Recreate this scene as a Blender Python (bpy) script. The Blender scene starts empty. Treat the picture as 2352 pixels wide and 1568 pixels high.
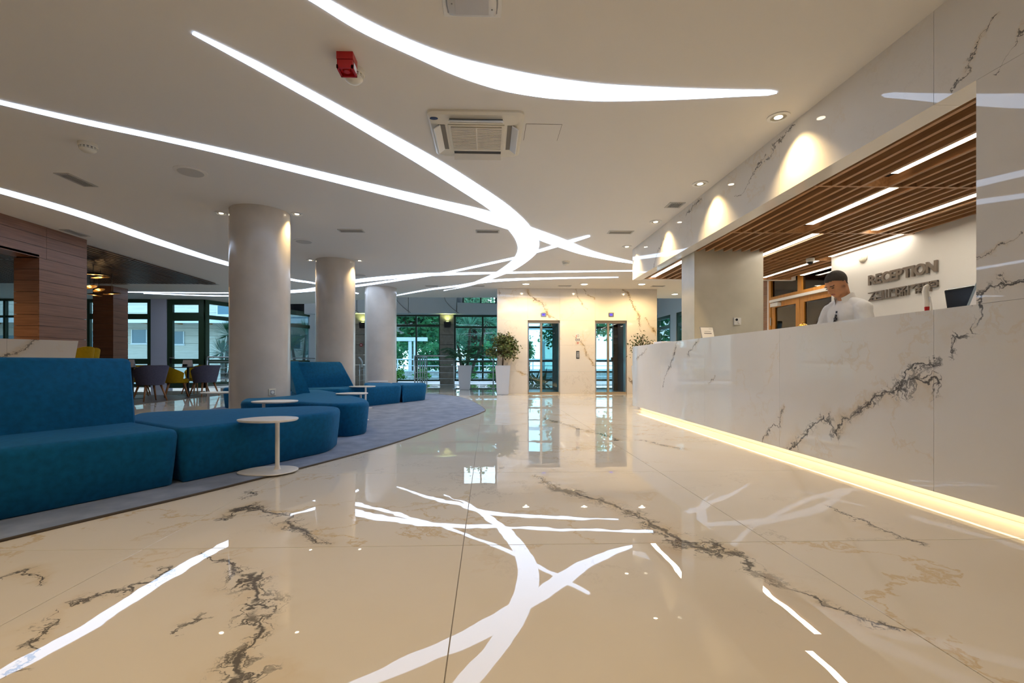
import bpy, bmesh, math, random
from mathutils import Vector, Matrix

random.seed(7)
SC = bpy.context.scene
COL = SC.collection

# ------------------------------------------------------------------ camera
FPX, PX, PY, YAW, EYE, CH = 1073.0, 1154.0, 836.0, 0.03066, 0.84, 2.98
cam_d = bpy.data.cameras.new('camera')
cam_d.sensor_width = 36.0
cam_d.lens = FPX / 2352.0 * 36.0
cam_d.shift_x = (1176.0 - PX) / 2352.0
cam_d.shift_y = (PY - 784.0) / 2352.0
cam_d.clip_start = 0.05
cam = bpy.data.objects.new('camera', cam_d)
COL.objects.link(cam)
cam.location = (0, 0, EYE)
cam.rotation_euler = (math.pi / 2, 0, -YAW)
SC.camera = cam

# ------------------------------------------------------------------ exposure, sky
SC.view_settings.view_transform = 'Standard'
SC.view_settings.look = 'None'
SC.view_settings.gamma = 1.0
SC.view_settings.exposure = 0.22
SC.view_settings.use_curve_mapping = False
SC.cycles.use_denoising = True
SC.cycles.max_bounces = 7
SC.cycles.diffuse_bounces = 4
SC.cycles.glossy_bounces = 3
SC.cycles.use_adaptive_sampling = True
SC.cycles.adaptive_threshold = 0.06
SC.cycles.transmission_bounces = 6
SC.cycles.transparent_max_bounces = 16
SC.cycles.sample_clamp_indirect = 6.0
SC.cycles.caustics_reflective = False
SC.cycles.caustics_refractive = False
SC.cycles.blur_glossy = 0.0

world = bpy.data.worlds.new('overcast_dusk')
SC.world = world
world.use_nodes = True
wn = world.node_tree.nodes
wl = world.node_tree.links
wn.clear()
wout = wn.new('ShaderNodeOutputWorld')
wbg = wn.new('ShaderNodeBackground')
wtc = wn.new('ShaderNodeTexCoord')
wsep = wn.new('ShaderNodeSeparateXYZ')
wramp = wn.new('ShaderNodeValToRGB')
wl.new(wtc.outputs['Generated'], wsep.inputs[0])
wl.new(wsep.outputs['Z'], wramp.inputs[0])
wramp.color_ramp.elements[0].position = 0.0
wramp.color_ramp.elements[0].color = (0.86, 0.95, 1.0, 1)
wramp.color_ramp.elements[1].position = 0.6
wramp.color_ramp.elements[1].color = (0.50, 0.72, 1.0, 1)
wl.new(wramp.outputs[0], wbg.inputs['Color'])
wbg.inputs['Strength'].default_value = 3.2
wl.new(wbg.outputs[0], wout.inputs[0])

WARM = (1.0, 0.71, 0.34)
STRIP_E, SPOT_K = 5.0, 1.0

# ------------------------------------------------------------------ survey helpers
CT, ST = math.cos(YAW), math.sin(YAW)


def at(u, v, d):
    """World point seen at photo position (u, v) at depth d."""
    r = (u - PX) / FPX * d
    return Vector((d * ST + r * CT, d * CT - r * ST, EYE + (PY - v) / FPX * d))


def lvl(u, v, z=0.0):
    """Point on the level plane z."""
    return at(u, v, (EYE - z) * FPX / (v - PY))


def cl(u, v):
    return lvl(u, v, CH)


def on_x(u, v, X):
    """Point on the upright plane x = X."""
    return at(u, v, X / (ST + (u - PX) / FPX * CT))


def on_y(u, v, Y):
    return at(u, v, Y / (CT - (u - PX) / FPX * ST))


# ------------------------------------------------------------------ mesh builder
class MB:
    def __init__(s):
        s.v, s.f, s.m = [], [], []
        s.mi = 0

    def add(s, vs, fs):
        o = len(s.v)
        s.v += [tuple(p) for p in vs]
        for f in fs:
            s.f.append([i + o for i in f])
            s.m.append(s.mi)
        return s

    def box(s, x0, x1, y0, y1, z0, z1):
        vs = [(x, y, z) for z in (z0, z1) for y in (y0, y1) for x in (x0, x1)]
        return s.add(vs, [(0, 2, 3, 1), (4, 5, 7, 6), (0, 1, 5, 4), (2, 6, 7, 3), (0, 4, 6, 2), (1, 3, 7, 5)])

    def cbox(s, x0, x1, y0, y1, z0, z1, c):
        """Box whose vertical edges and top rim are chamfered."""
        pl = [(x0 + c, y0), (x1 - c, y0), (x1, y0 + c), (x1, y1 - c), (x1 - c, y1), (x0 + c, y1), (x0, y1 - c), (x0, y0 + c)]
        return s.loft([[(x, y, z0) for x, y in pl], [(x, y, z1 - c) for x, y in pl],
                       [(min(max(x, x0 + c), x1 - c) , min(max(y, y0 + c), y1 - c), z1) for x, y in pl]])

    def prism(s, poly, z0, z1):
        return s.loft([[(p[0], p[1], z0) for p in poly], [(p[0], p[1], z1) for p in poly]])

    def hexa(s, bot, top):
        return s.loft([bot, top])

    def loft(s, rings, cap=True, closed=True):
        n = len(rings[0])
        vs = [p for r in rings for p in r]
        fs = []
        for k in range(len(rings) - 1):
            for i in range(n if closed else n - 1):
                j = (i + 1) % n
                fs.append((k * n + i, k * n + j, (k + 1) * n + j, (k + 1) * n + i))
        if cap:
            fs.append(tuple(reversed(range(n))))
            fs.append(tuple((len(rings) - 1) * n + i for i in range(n)))
        return s.add(vs, fs)

    def tube(s, pts, r, n=10, cap=True):
        pts = [Vector(p) for p in pts]
        rs = r if isinstance(r, (list, tuple)) else [r] * len(pts)
        rings = []
        up = None
        for i, p in enumerate(pts):
            t = (pts[min(i + 1, len(pts) - 1)] - pts[max(i - 1, 0)]).normalized()
            if up is None:
                up = Vector((0, 0, 1)) if abs(t.z) < 0.9 else Vector((1, 0, 0))
            a = t.cross(up)
            if a.length < 1e-5:
                a = t.orthogonal()
            a.normalize()
            b = a.cross(t).normalized()
            rings.append([p + (a * math.cos(2 * math.pi * k / n) + b * math.sin(2 * math.pi * k / n)) * rs[i] for k in range(n)])
        return s.loft(rings, cap)

    def lathe(s, prof, c=(0, 0, 0), n=24, cap=True):
        rings = [[(c[0] + r * math.cos(2 * math.pi * k / n), c[1] + r * math.sin(2 * math.pi * k / n), c[2] + z) for k in range(n)] for r, z in prof]
        return s.loft(rings, cap)

    def ell(s, c, r, n=16, m=10, M=None):
        rings = []
        for j in range(m + 1):
            th = -math.pi / 2 + math.pi * (j + 0.02) / (m + 0.04)
            ring = []
            for k in range(n):
                ph = 2 * math.pi * k / n
                q = Vector((r[0] * math.cos(th) * math.cos(ph), r[1] * math.cos(th) * math.sin(ph), r[2] * math.sin(th)))
                if M is not None:
                    q = M @ q
                ring.append(q + Vector(c))
            rings.append(ring)
        return s.loft(rings)

    def mesh(s, name, mats, off=(0, 0, 0), smooth=False, bevel=0):
        me = bpy.data.meshes.new(name)
        ox, oy, oz = off
        me.from_pydata([(x - ox, y - oy, z - oz) for x, y, z in s.v], [], s.f)
        bm = bmesh.new()
        bm.from_mesh(me)
        for i, f in enumerate(bm.faces):
            f.material_index = s.m[i]
        bmesh.ops.recalc_face_normals(bm, faces=bm.faces)
        if bevel:
            bmesh.ops.bevel(bm, geom=[e for e in bm.edges if len(e.link_faces) == 2 and e.calc_face_angle() > 0.6], offset=bevel, segments=2, profile=0.5, affect='EDGES', clamp_overlap=True)
        bm.to_mesh(me)
        bm.free()
        if not isinstance(mats, (list, tuple)):
            mats = [mats]
        for m in mats:
            me.materials.append(m)
        if smooth:
            for p in me.polygons:
                p.use_smooth = True
            if smooth is not True:
                me.set_sharp_from_angle(angle=smooth)
        return me


def root_off(o):
    v = Vector((0, 0, 0))
    while o is not None:
        v += o.location
        o = o.parent
    return v


def link(name, data, parent=None, loc=(0, 0, 0)):
    o = bpy.data.objects.new(name, data)
    COL.objects.link(o)
    o.location = loc
    if parent is not None:
        o.parent = parent
    return o


def part(name, mb, mat, parent, smooth=False, label=None, bevel=0, local=False):
    """A child piece; mb is in world coordinates unless local."""
    off = (0, 0, 0) if local else root_off(parent)
    o = link(name, mb.mesh(name, mat, off, smooth, bevel), parent)
    if label:
        o['label'] = label
    return o


def tag(o, label=None, cat=None, group=None, kind=None):
    if label:
        o['label'] = label
    if cat:
        o['category'] = cat
    if group:
        o['group'] = group
    if kind:
        o['kind'] = kind
    return o


def thing(name, label, cat, loc=(0, 0, 0), rz=0.0, group=None, kind=None):
    o = link(name, None, None, loc)
    o.empty_display_size = 0.1
    o.rotation_euler = (0, 0, rz)
    return tag(o, label, cat, group, kind)


def solo(name, mb, mat, label, cat, group=None, kind=None, smooth=False, bevel=0):
    """A top-level thing that is one mesh; its origin goes to the foot of the shape."""
    xs, ys, zs = zip(*mb.v)
    c = ((min(xs) + max(xs)) / 2, (min(ys) + max(ys)) / 2, min(zs))
    o = link(name, mb.mesh(name, mat, c, smooth, bevel), None, c)
    return tag(o, label, cat, group, kind)


def struct(name, mb, mat, parent=None, smooth=False, label=None):
    if parent is not None:
        return part(name, mb, mat, parent, smooth, label)
    return solo(name, mb, mat, label, 'structure' if False else None, None, 'structure', smooth)


def copy_tree(o, parent=None):
    c = o.copy()
    COL.objects.link(c)
    c.parent = parent
    for ch in [x for x in KIDS.get(o.name, [])]:
        copy_tree(ch, c)
    return c


KIDS = {}


def spline(pts, n=10, closed=False):
    """Catmull-Rom through 2D or 3D points."""
    P = [Vector(p) for p in pts]
    out = []
    m = len(P)
    rng = range(m) if closed else range(m - 1)
    for i in rng:
        if closed:
            a, b, c, d = P[(i - 1) % m], P[i], P[(i + 1) % m], P[(i + 2) % m]
        else:
            a, b, c, d = P[max(i - 1, 0)], P[i], P[i + 1], P[min(i + 2, m - 1)]
        for k in range(n):
            t = k / n
            out.append(0.5 * ((2 * b) + (c - a) * t + (2 * a - 5 * b + 4 * c - d) * t * t + (3 * b - a - 3 * c + d) * t ** 3))
    if not closed:
        out.append(P[-1])
    return out


# ------------------------------------------------------------------ materials
MATS = {}


def nt(name):
    m = bpy.data.materials.new(name)
    m.use_nodes = True
    t = m.node_tree
    t.nodes.clear()
    out = t.nodes.new('ShaderNodeOutputMaterial')
    return m, t, out


def plain(name, col, rough=0.5, metal=0.0, spec=0.5, noise=0.0, nscale=20.0, bump=0.0, sheen=0.0, coat=0.0, stretch=None, col2=None, detail=3.0, tmp=None):
    if name in MATS:
        return MATS[name]
    m, t, out = nt(name)
    p = t.nodes.new('ShaderNodeBsdfPrincipled')
    p.inputs['Base Color'].default_value = (*col, 1)
    p.inputs['Roughness'].default_value = rough
    p.inputs['Metallic'].default_value = metal
    p.inputs['Specular IOR Level'].default_value = spec
    p.inputs['Coat Weight'].default_value = coat
    p.inputs['Coat Roughness'].default_value = 0.05
    if sheen:
        p.inputs['Sheen Weight'].default_value = sheen
        p.inputs['Sheen Roughness'].default_value = 0.4
        p.inputs['Sheen Tint'].default_value = (min(col[0] * 3 + 0.1, 1), min(col[1] * 2.4 + 0.1, 1), min(col[2] * 2 + 0.1, 1), 1)
    if noise or bump:
        tc = t.nodes.new('ShaderNodeNewGeometry')
        vec = tc.outputs['Position']
        if stretch:
            mp = t.nodes.new('ShaderNodeMapping')
            mp.inputs['Scale'].default_value = stretch
            t.links.new(vec, mp.inputs['Vector'])
            vec = mp.outputs[0]
        nz = t.nodes.new('ShaderNodeTexNoise')
        nz.inputs['Scale'].default_value = nscale
        nz.inputs['Detail'].default_value = detail
        t.links.new(vec, nz.inputs['Vector'])
        if noise:
            cr = t.nodes.new('ShaderNodeValToRGB')
            c2 = col2 or tuple(c * (1 - noise) for c in col)
            c1 = tuple(min(c * (1 + noise * 0.5), 1) for c in col)
            cr.color_ramp.elements[0].position = 0.3
            cr.color_ramp.elements[0].color = (*c2, 1)
            cr.color_ramp.elements[1].position = 0.7
            cr.color_ramp.elements[1].color = (*c1, 1)
            t.links.new(nz.outputs['Fac'], cr.inputs[0])
            t.links.new(cr.outputs[0], p.inputs['Base Color'])
        if bump:
            b = t.nodes.new('ShaderNodeBump')
            b.inputs['Strength'].default_value = bump
            b.inputs['Distance'].default_value = 0.01
            t.links.new(nz.outputs['Fac'], b.inputs['Height'])
            t.links.new(b.outputs[0], p.inputs['Normal'])
    t.links.new(p.outputs[0], out.inputs[0])
    MATS[name] = m
    return m


def emit(name, col, strength):
    if name in MATS:
        return MATS[name]
    m, t, out = nt(name)
    e = t.nodes.new('ShaderNodeEmission')
    e.inputs[0].default_value = (*col, 1)
    e.inputs[1].default_value = strength
    t.links.new(e.outputs[0], out.inputs[0])
    MATS[name] = m
    return m


def pane_glass(name, tint, refl=1.0):
    """Thin window glass: tinted see-through with a Fresnel mirror."""
    if name in MATS:
        return MATS[name]
    m, t, out = nt(name)
    tr = t.nodes.new('ShaderNodeBsdfTransparent')
    tr.inputs[0].default_value = (*tint, 1)
    gl = t.nodes.new('ShaderNodeBsdfGlossy')
    gl.inputs['Roughness'].default_value = 0.01
    fr = t.nodes.new('ShaderNodeFresnel')
    fr.inputs[0].default_value = 1.45
    mx = t.nodes.new('ShaderNodeMixShader')
    mu = t.nodes.new('ShaderNodeMath')
    mu.operation = 'MULTIPLY'
    mu.inputs[1].default_value = refl
    t.links.new(fr.outputs[0], mu.inputs[0])
    t.links.new(mu.outputs[0], mx.inputs[0])
    t.links.new(tr.outputs[0], mx.inputs[1])
    t.links.new(gl.outputs[0], mx.inputs[2])
    t.links.new(mx.outputs[0], out.inputs[0])
    MATS[name] = m
    return m


def marble(name, base, plane, segs, rough=0.06, wav=0.0, tint=(0.62, 0.43, 0.17), generic=0.5, rnd=True, vein=(0.045, 0.042, 0.045), spec=0.5, nscale=1.0, halo=0.45):
    """White slab marble: a broken dark vein runs along each polyline in segs
    ([(a, b, half width), ...] in the two coordinates of the plane), plus faint ochre veining everywhere."""
    m, t, out = nt(name)
    N, L = t.nodes.new, t.links.new

    def math_(op, a, b=None, c=None, clamp=False):
        n = N('ShaderNodeMath')
        n.operation = op
        n.use_clamp = clamp
        for i, x in enumerate((a, b, c)):
            if x is None:
                continue
            if isinstance(x, (int, float)):
                n.inputs[i].default_value = x
            else:
                L(x, n.inputs[i])
        return n.outputs[0]

    def vm(op, a, b=None, scale=None):
        n = N('ShaderNodeVectorMath')
        n.operation = op
        for i, x in enumerate((a, b)):
            if x is None:
                continue
            if isinstance(x, (tuple, list)):
                n.inputs[i].default_value = x
            else:
                L(x, n.inputs[i])
        if scale is not None:
            if isinstance(scale, (int, float)):
                n.inputs['Scale'].default_value = scale
            else:
                L(scale, n.inputs['Scale'])
        return n.outputs['Value'] if op in ('LENGTH', 'DOT_PRODUCT', 'DISTANCE') else n.outputs[0]

    def noise(vec, scale, detail, rough_=0.55, colour=False):
        n = N('ShaderNodeTexNoise')
        n.inputs['Scale'].default_value = scale
        n.inputs['Detail'].default_value = detail
        n.inputs['Roughness'].default_value = rough_
        L(vec, n.inputs['Vector'])
        return n.outputs['Color' if colour else 'Fac']

    def smooth(x, lo, hi, a=0.0, b=1.0):
        n = N('ShaderNodeMapRange')
        n.interpolation_type = 'SMOOTHSTEP'
        L(x, n.inputs['Value'])
        for k, q in (('From Min', lo), ('From Max', hi), ('To Min', a), ('To Max', b)):
            if isinstance(q, (int, float)):
                n.inputs[k].default_value = q
            else:
                L(q, n.inputs[k])
        return n.outputs[0]

    geo = N('ShaderNodeNewGeometry')
    sp = N('ShaderNodeSeparateXYZ')
    L(geo.outputs['Position'], sp.inputs[0])
    cb = N('ShaderNodeCombineXYZ')
    i, j = {'xy': ('X', 'Y'), 'yz': ('Y', 'Z'), 'xz': ('X', 'Z')}[plane]
    L(sp.outputs[i], cb.inputs[0])
    L(sp.outputs[j], cb.inputs[1])
    p0 = cb.outputs[0]
    w1 = vm('SCALE', vm('SUBTRACT', noise(p0, 2.6 * nscale, 5, 0.6, True), (0.5, 0.5, 0.5)), scale=0.34 / nscale)
    w2 = vm('SCALE', vm('SUBTRACT', noise(p0, 13.0 * nscale, 4, 0.6, True), (0.5, 0.5, 0.5)), scale=0.09 / nscale)
    flat = vm('MULTIPLY', vm('ADD', w1, w2), (1, 1, 0))
    pw = vm('ADD', p0, flat)
    dist = None
    for line in segs:
        for (a, b) in zip(line[:-1], line[1:]):
            ax, ay, wa = a
            bx, by, wb = b
            bb = (bx - ax) ** 2 + (by - ay) ** 2
            pa = vm('SUBTRACT', pw, (ax, ay, 0))
            h = math_('MULTIPLY', vm('DOT_PRODUCT', pa, (bx - ax, by - ay, 0)), 1.0 / bb, clamp=True)
            d = vm('DISTANCE', pa, vm('SCALE', (bx - ax, by - ay, 0), scale=h))
            wdt = math_('MULTIPLY_ADD', h, wb - wa, wa)
            q = math_('DIVIDE', d, wdt)
            dist = q if dist is None else math_('MINIMUM', dist, q)
    # per-slab offset so that the fine veining breaks at every joint
    if rnd:
        oi = N('ShaderNodeObjectInfo')
        po = vm('ADD', pw, vm('SCALE', (37.0, 21.0, 11.0), scale=oi.outputs['Random']))
    else:
        po = pw
    # cracked network of thin lines
    vo = N('ShaderNodeTexVoronoi')
    vo.feature = 'DISTANCE_TO_EDGE'
    vo.inputs['Scale'].default_value = 7.0 * nscale
    L(vm('ADD', pw, vm('MULTIPLY', w2, (1.2, 1.2, 0))), vo.inputs['Vector'])
    n1 = math_('ABSOLUTE', math_('SUBTRACT', noise(pw, 5.0 * nscale, 6, 0.6), 0.5))
    colr = N('ShaderNodeMix')
    colr.data_type = 'RGBA'
    blotch = smooth(noise(p0, 0.9 * nscale, 4), 0.3, 0.75)
    colr.inputs[6].default_value = (*base, 1)
    colr.inputs[7].default_value = (base[0] * 0.965, base[1] * 0.945, base[2] * 0.90, 1)
    L(blotch, colr.inputs[0])
    c = colr.outputs[2]

    def mixc(c, fac, col):
        n = N('ShaderNodeMix')
        n.data_type = 'RGBA'
        L(fac, n.inputs[0])
        L(c, n.inputs[6])
        n.inputs[7].default_value = (*col, 1)
        return n.outputs[2]

    # faint ochre veins
    g1 = math_('ABSOLUTE', math_('SUBTRACT', noise(po, 0.75 * nscale, 7, 0.62), 0.5))
    gate = smooth(noise(po, 0.5 * nscale, 2), 0.45, 0.65)
    gl = math_('MULTIPLY', math_('MULTIPLY', smooth(g1, 0.0, 0.012, 1.0, 0.0), gate), generic)
    c = mixc(c, gl, tint)
    g2 = math_('ABSOLUTE', math_('SUBTRACT', noise(vm('ADD', po, (5.3, 2.1, 0)), 1.5 * nscale, 8, 0.65), 0.5))
    gl2 = math_('MULTIPLY', math_('MULTIPLY', smooth(g2, 0.0, 0.01, 1.0, 0.0), smooth(noise(vm('ADD', po, (9.3, 2.1, 0)), 0.6 * nscale, 2), 0.5, 0.66)), generic * 0.6)
    c = mixc(c, gl2, (0.30, 0.25, 0.2))
    if dist is not None:
        # halo, crack network and core
        hal = math_('MULTIPLY', smooth(dist, 0.1, 2.4, 1.0, 0.0), math_('MULTIPLY', smooth(noise(pw, 3.0 * nscale, 5), 0.42, 0.7), halo))
        c = mixc(c, hal, tint)
        mask = smooth(dist, 0.2, 1.25, 1.0, 0.0)
        brk = smooth(noise(pw, 2.2 * nscale, 3), 0.26, 0.48)
        l1 = smooth(vo.outputs['Distance'], math_('MULTIPLY', mask, 0.012), math_('MULTIPLY_ADD', mask, 0.048, 0.003), 1.0, 0.0)
        l2 = smooth(n1, 0.0, math_('MULTIPLY_ADD', mask, 0.028, 0.002), 1.0, 0.0)
        net = math_('MULTIPLY', math_('MULTIPLY', math_('MAXIMUM', l1, l2), mask), brk)
        core = math_('MULTIPLY', smooth(dist, 0.04, 0.20, 1.0, 0.0), smooth(noise(pw, 6.0 * nscale, 3), 0.28, 0.46))
        dk = math_('MULTIPLY', math_('MAXIMUM', net, core), 0.86)
        c = mixc(c, dk, vein)
    p = N('ShaderNodeBsdfPrincipled')
    L(c, p.inputs['Base Color'])
    p.inputs['Roughness'].default_value = rough
    p.inputs['Specular IOR Level'].default_value = spec
    if wav:
        b = N('ShaderNodeBump')
        b.inputs['Strength'].default_value = wav
        b.inputs['Distance'].default_value = 0.01
        L(noise(p0, 7.0, 1, 0.4), b.inputs['Height'])
        L(b.outputs[0], p.inputs['Normal'])
    L(p.outputs[0], out.inputs[0])
    return m


def wood(name, c1, c2, axis_scale, rough=0.4, spec=0.4):
    m, t, out = nt(name)
    g = t.nodes.new('ShaderNodeNewGeometry')
    oi = t.nodes.new('ShaderNodeObjectInfo')
    mp = t.nodes.new('ShaderNodeMapping')
    mp.inputs['Scale'].default_value = axis_scale
    t.links.new(g.outputs['Position'], mp.inputs['Vector'])
    ad = t.nodes.new('ShaderNodeVectorMath')
    t.links.new(mp.outputs[0], ad.inputs[0])
    sc = t.nodes.new('ShaderNodeVectorMath')
    sc.operation = 'SCALE'
    sc.inputs[0].default_value = (13, 7, 5)
    t.links.new(oi.outputs['Random'], sc.inputs['Scale'])
    t.links.new(sc.outputs[0], ad.inputs[1])
    nz = t.nodes.new('ShaderNodeTexNoise')
    nz.inputs['Scale'].default_value = 4.0
    nz.inputs['Detail'].default_value = 6.0
    t.links.new(ad.outputs[0], nz.inputs['Vector'])
    cr = t.nodes.new('ShaderNodeValToRGB')
    cr.color_ramp.elements[0].position = 0.35
    cr.color_ramp.elements[0].color = (*c1, 1)
    cr.color_ramp.elements[1].position = 0.68
    cr.color_ramp.elements[1].color = (*c2, 1)
    t.links.new(nz.outputs['Fac'], cr.inputs[0])
    p = t.nodes.new('ShaderNodeBsdfPrincipled')
    t.links.new(cr.outputs[0], p.inputs['Base Color'])
    p.inputs['Roughness'].default_value = rough
    p.inputs['Specular IOR Level'].default_value = spec
    t.links.new(p.outputs[0], out.inputs[0])
    MATS[name] = m
    return m


def fl(pts):
    """Vein polyline surveyed on the floor: (u, v, half width)."""
    return [(lvl(u, v).x, lvl(u, v).y, w) for u, v, w in pts]


def dk(pts):
    """Vein polyline surveyed on the reception front x = 2.7."""
    return [(on_x(u, v, 2.7).y, on_x(u, v, 2.7).z, w) for u, v, w in pts]


LIFT_Y = 13.2


def lw(pts):
    return [(on_y(u, v, LIFT_Y).x, on_y(u, v, LIFT_Y).z, w) for u, v, w in pts]


FLOOR_V = ([
    fl([(505, 1200, 0.03), (560, 1165, 0.07), (640, 1185, 0.10), (690, 1215, 0.09), (735, 1248, 0.05)]),
    fl([(560, 1140, 0.04), (600, 1125, 0.05)]),
    fl([(470, 1270, 0.02), (520, 1300, 0.05), (575, 1340, 0.09), (600, 1400, 0.09), (595, 1470, 0.07), (570, 1568, 0.11)]),
    fl([(150, 1380, 0.02), (270, 1362, 0.03), (350, 1340, 0.05), (380, 1310, 0.03)]),
    fl([(10, 1330, 0.04), (60, 1310, 0.05), (100, 1345, 0.02)]),
    fl([(110, 1395, 0.015), (60, 1500, 0.03), (10, 1560, 0.05)]),
    fl([(400, 1460, 0.02), (440, 1425, 0.05)]),
    fl([(1230, 1095, 0.05), (1330, 1140, 0.12), (1450, 1175, 0.09), (1560, 1235, 0.13), (1660, 1275, 0.05)]),
    fl([(1620, 1240, 0.04), (1740, 1310, 0.06), (1880, 1370, 0.05), (2000, 1430, 0.05), (2120, 1462, 0.03)]),
    fl([(1900, 1160, 0.03), (2020, 1215, 0.05), (2140, 1250, 0.03)]),
    fl([(1470, 1010, 0.05), (1560, 1030, 0.07)]),
    fl([(1250, 960, 0.06), (1330, 985, 0.09), (1420, 1010, 0.06)]),
])
DESK_V = ([
    dk([(1748, 1012, 0.02), (1790, 975, 0.04), (1798, 935, 0.02)]),
    dk([(1815, 1040, 0.05), (1845, 1000, 0.07), (1890, 960, 0.06), (1925, 1000, 0.06), (1935, 955, 0.05), (2010, 915, 0.045), (2070, 885, 0.07), (2115, 872, 0.08), (2162, 890, 0.06)]),
    dk([(2070, 880, 0.03), (2090, 855, 0.05), (2140, 830, 0.05)]),
    dk([(2172, 815, 0.03), (2185, 775, 0.045), (2240, 740, 0.05), (2250, 690, 0.045), (2300, 650, 0.04), (2352, 640, 0.05)]),
    dk([(2250, 610, 0.01), (2352, 545, 0.012)]),
    dk([(1524, 895, 0.02), (1530, 860, 0.03), (1545, 815, 0.04), (1555, 785, 0.02)]),
    dk([(1628, 890, 0.015), (1640, 870, 0.02)]),
    dk([(1580, 815, 0.02), (1600, 795, 0.03), (1608, 775, 0.02)]),
    dk([(1462, 825, 0.03), (1478, 808, 0.04), (1486, 795, 0.03)]),
    dk([(1755, 370, 0.02), (1790, 320, 0.03), (1830, 280, 0.035)]),
    dk([(1690, 450, 0.01), (1730, 400, 0.015), (1760, 350, 0.015)]),
    dk([(1575, 500, 0.03), (1590, 475, 0.035), (1610, 455, 0.03)]),
    dk([(1500, 620, 0.04), (1510, 580, 0.04), (1530, 540, 0.03)]),
    dk([(2170, 230, 0.01), (2230, 130, 0.012), (2300, 40, 0.012)]),
    dk([(2300, 150, 0.01), (2352, 60, 0.012)]),
])
LIFT_V = ([
    lw([(1212, 665, 0.05), (1225, 685, 0.06), (1245, 700, 0.05), (1262, 722, 0.04), (1280, 733, 0.03)]),
    lw([(1320, 662, 0.03), (1335, 690, 0.03), (1352, 705, 0.02)]),
    lw([(1340, 662, 0.02), (1360, 688, 0.015)]),
    lw([(1430, 662, 0.03), (1448, 690, 0.05), (1462, 715, 0.05), (1465, 735, 0.05), (1472, 765, 0.04)]),
    lw([(1482, 732, 0.03), (1500, 750, 0.04), (1508, 770, 0.02)]),
    lw([(1315, 775, 0.03), (1335, 790, 0.05), (1350, 810, 0.03), (1365, 840, 0.02)]),
    lw([(1190, 850, 0.03), (1212, 862, 0.03)]),
    lw([(1446, 870, 0.04), (1454, 884, 0.06)]),
    lw([(1146, 665, 0.03), (1150, 680, 0.03)]),
])

FAMILY = {
    'polished_marble_floor': ((0.80, 0.74, 0.65), 'xy', FLOOR_V, dict(rough=0.006, wav=0.022, generic=0.6)),
    'white_marble_slab': ((0.78, 0.755, 0.72), 'yz', DESK_V, dict(rough=0.02, generic=0.22)),
    'warm_marble_cladding': ((0.80, 0.755, 0.70), 'xz', LIFT_V, dict(rough=0.03, generic=0.5, nscale=0.8, vein=(0.20, 0.135, 0.075), halo=0.7)),
}


def slab_mat(fam, a0, a1, b0, b1):
    """The family's marble with just those dark veins that cross this slab."""
    base, plane, veins, kw = FAMILY[fam]
    keep = []
    for li, line in enumerate(veins):
        for si, (p, q) in enumerate(zip(line[:-1], line[1:])):
            m_ = max(p[2], q[2]) * 2.4 + 0.12
            if max(p[0], q[0]) + m_ > a0 and min(p[0], q[0]) - m_ < a1 and max(p[1], q[1]) + m_ > b0 and min(p[1], q[1]) - m_ < b1:
                keep.append((li, si))
    key = fam + str(keep)
    if key not in MATS:
        MATS[key] = marble(fam, base, plane, [[veins[l][s], veins[l][s + 1]] for l, s in keep], **kw)
    return MATS[key]


M_bar = marble('bar_marble', (0.72, 0.69, 0.66), 'yz', [[(6.1, 1.15, 0.03), (5.98, 1.04, 0.04), (5.88, 0.97, 0.03), (5.8, 0.9, 0.02)]], rough=0.08, generic=0.9)
M_ceil = plain('ceiling_paint', (0.80, 0.77, 0.72), 0.75, spec=0.2)
M_white = plain('white_paint', (0.82, 0.80, 0.77), 0.55, spec=0.3)
M_wallcool = plain('cool_white_wall', (0.74, 0.76, 0.80), 0.6, spec=0.3)
M_stucco = plain('polished_plaster', (0.60, 0.55, 0.49), 0.2, spec=0.55, noise=0.13, nscale=2.2, bump=0.05, detail=8)
M_stucco2 = plain('polished_plaster_warm', (0.55, 0.52, 0.44), 0.25, spec=0.5, noise=0.12, nscale=2.6, bump=0.04, detail=8)
M_velvet = plain('petrol_velvet', (0.003, 0.100, 0.245), 0.85, spec=0.15, noise=0.20, nscale=26, bump=0.10, sheen=0.35, detail=6)
M_carpet = plain('grey_carpet', (0.245, 0.29, 0.385), 0.95, spec=0.1, noise=0.25, nscale=5, bump=0.0, detail=10)
M_wood = wood('walnut_board', (0.185, 0.085, 0.048), (0.26, 0.125, 0.072), (0.5, 0.5, 14))
M_slat = wood('oak_slat', (0.33, 0.165, 0.07), (0.46, 0.245, 0.11), (10, 0.5, 10))
M_slatd = wood('dark_slat', (0.10, 0.05, 0.028), (0.15, 0.08, 0.045), (10, 0.5, 10))
M_door = wood('honey_door_wood', (0.42, 0.17, 0.025), (0.55, 0.24, 0.04), (8, 8, 0.6), 0.35)
M_legw = wood('chair_leg_wood', (0.26, 0.11, 0.04), (0.36, 0.165, 0.065), (12, 12, 1.0), 0.4)
M_barfl = wood('bar_floor_wood', (0.10, 0.065, 0.05), (0.16, 0.105, 0.08), (1.2, 9, 1), 0.45)
M_darkback = plain('dark_backing', (0.03, 0.022, 0.016), 0.9)
M_frame = plain('dark_green_aluminium', (0.030, 0.062, 0.034), 0.35, spec=0.4)
M_steel = plain('brushed_steel', (0.55, 0.56, 0.58), 0.28, metal=1.0)
M_brass = plain('brass_trim', (0.62, 0.52, 0.38), 0.3, metal=1.0)
M_black = plain('black_plastic', (0.010, 0.010, 0.012), 0.3)
M_blackm = plain('black_metal', (0.012, 0.012, 0.013), 0.4, metal=0.2)
M_wplast = plain('white_plastic', (0.80, 0.79, 0.76), 0.35)
M_iplast = plain('ivory_plastic', (0.74, 0.69, 0.57), 0.4)
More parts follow.
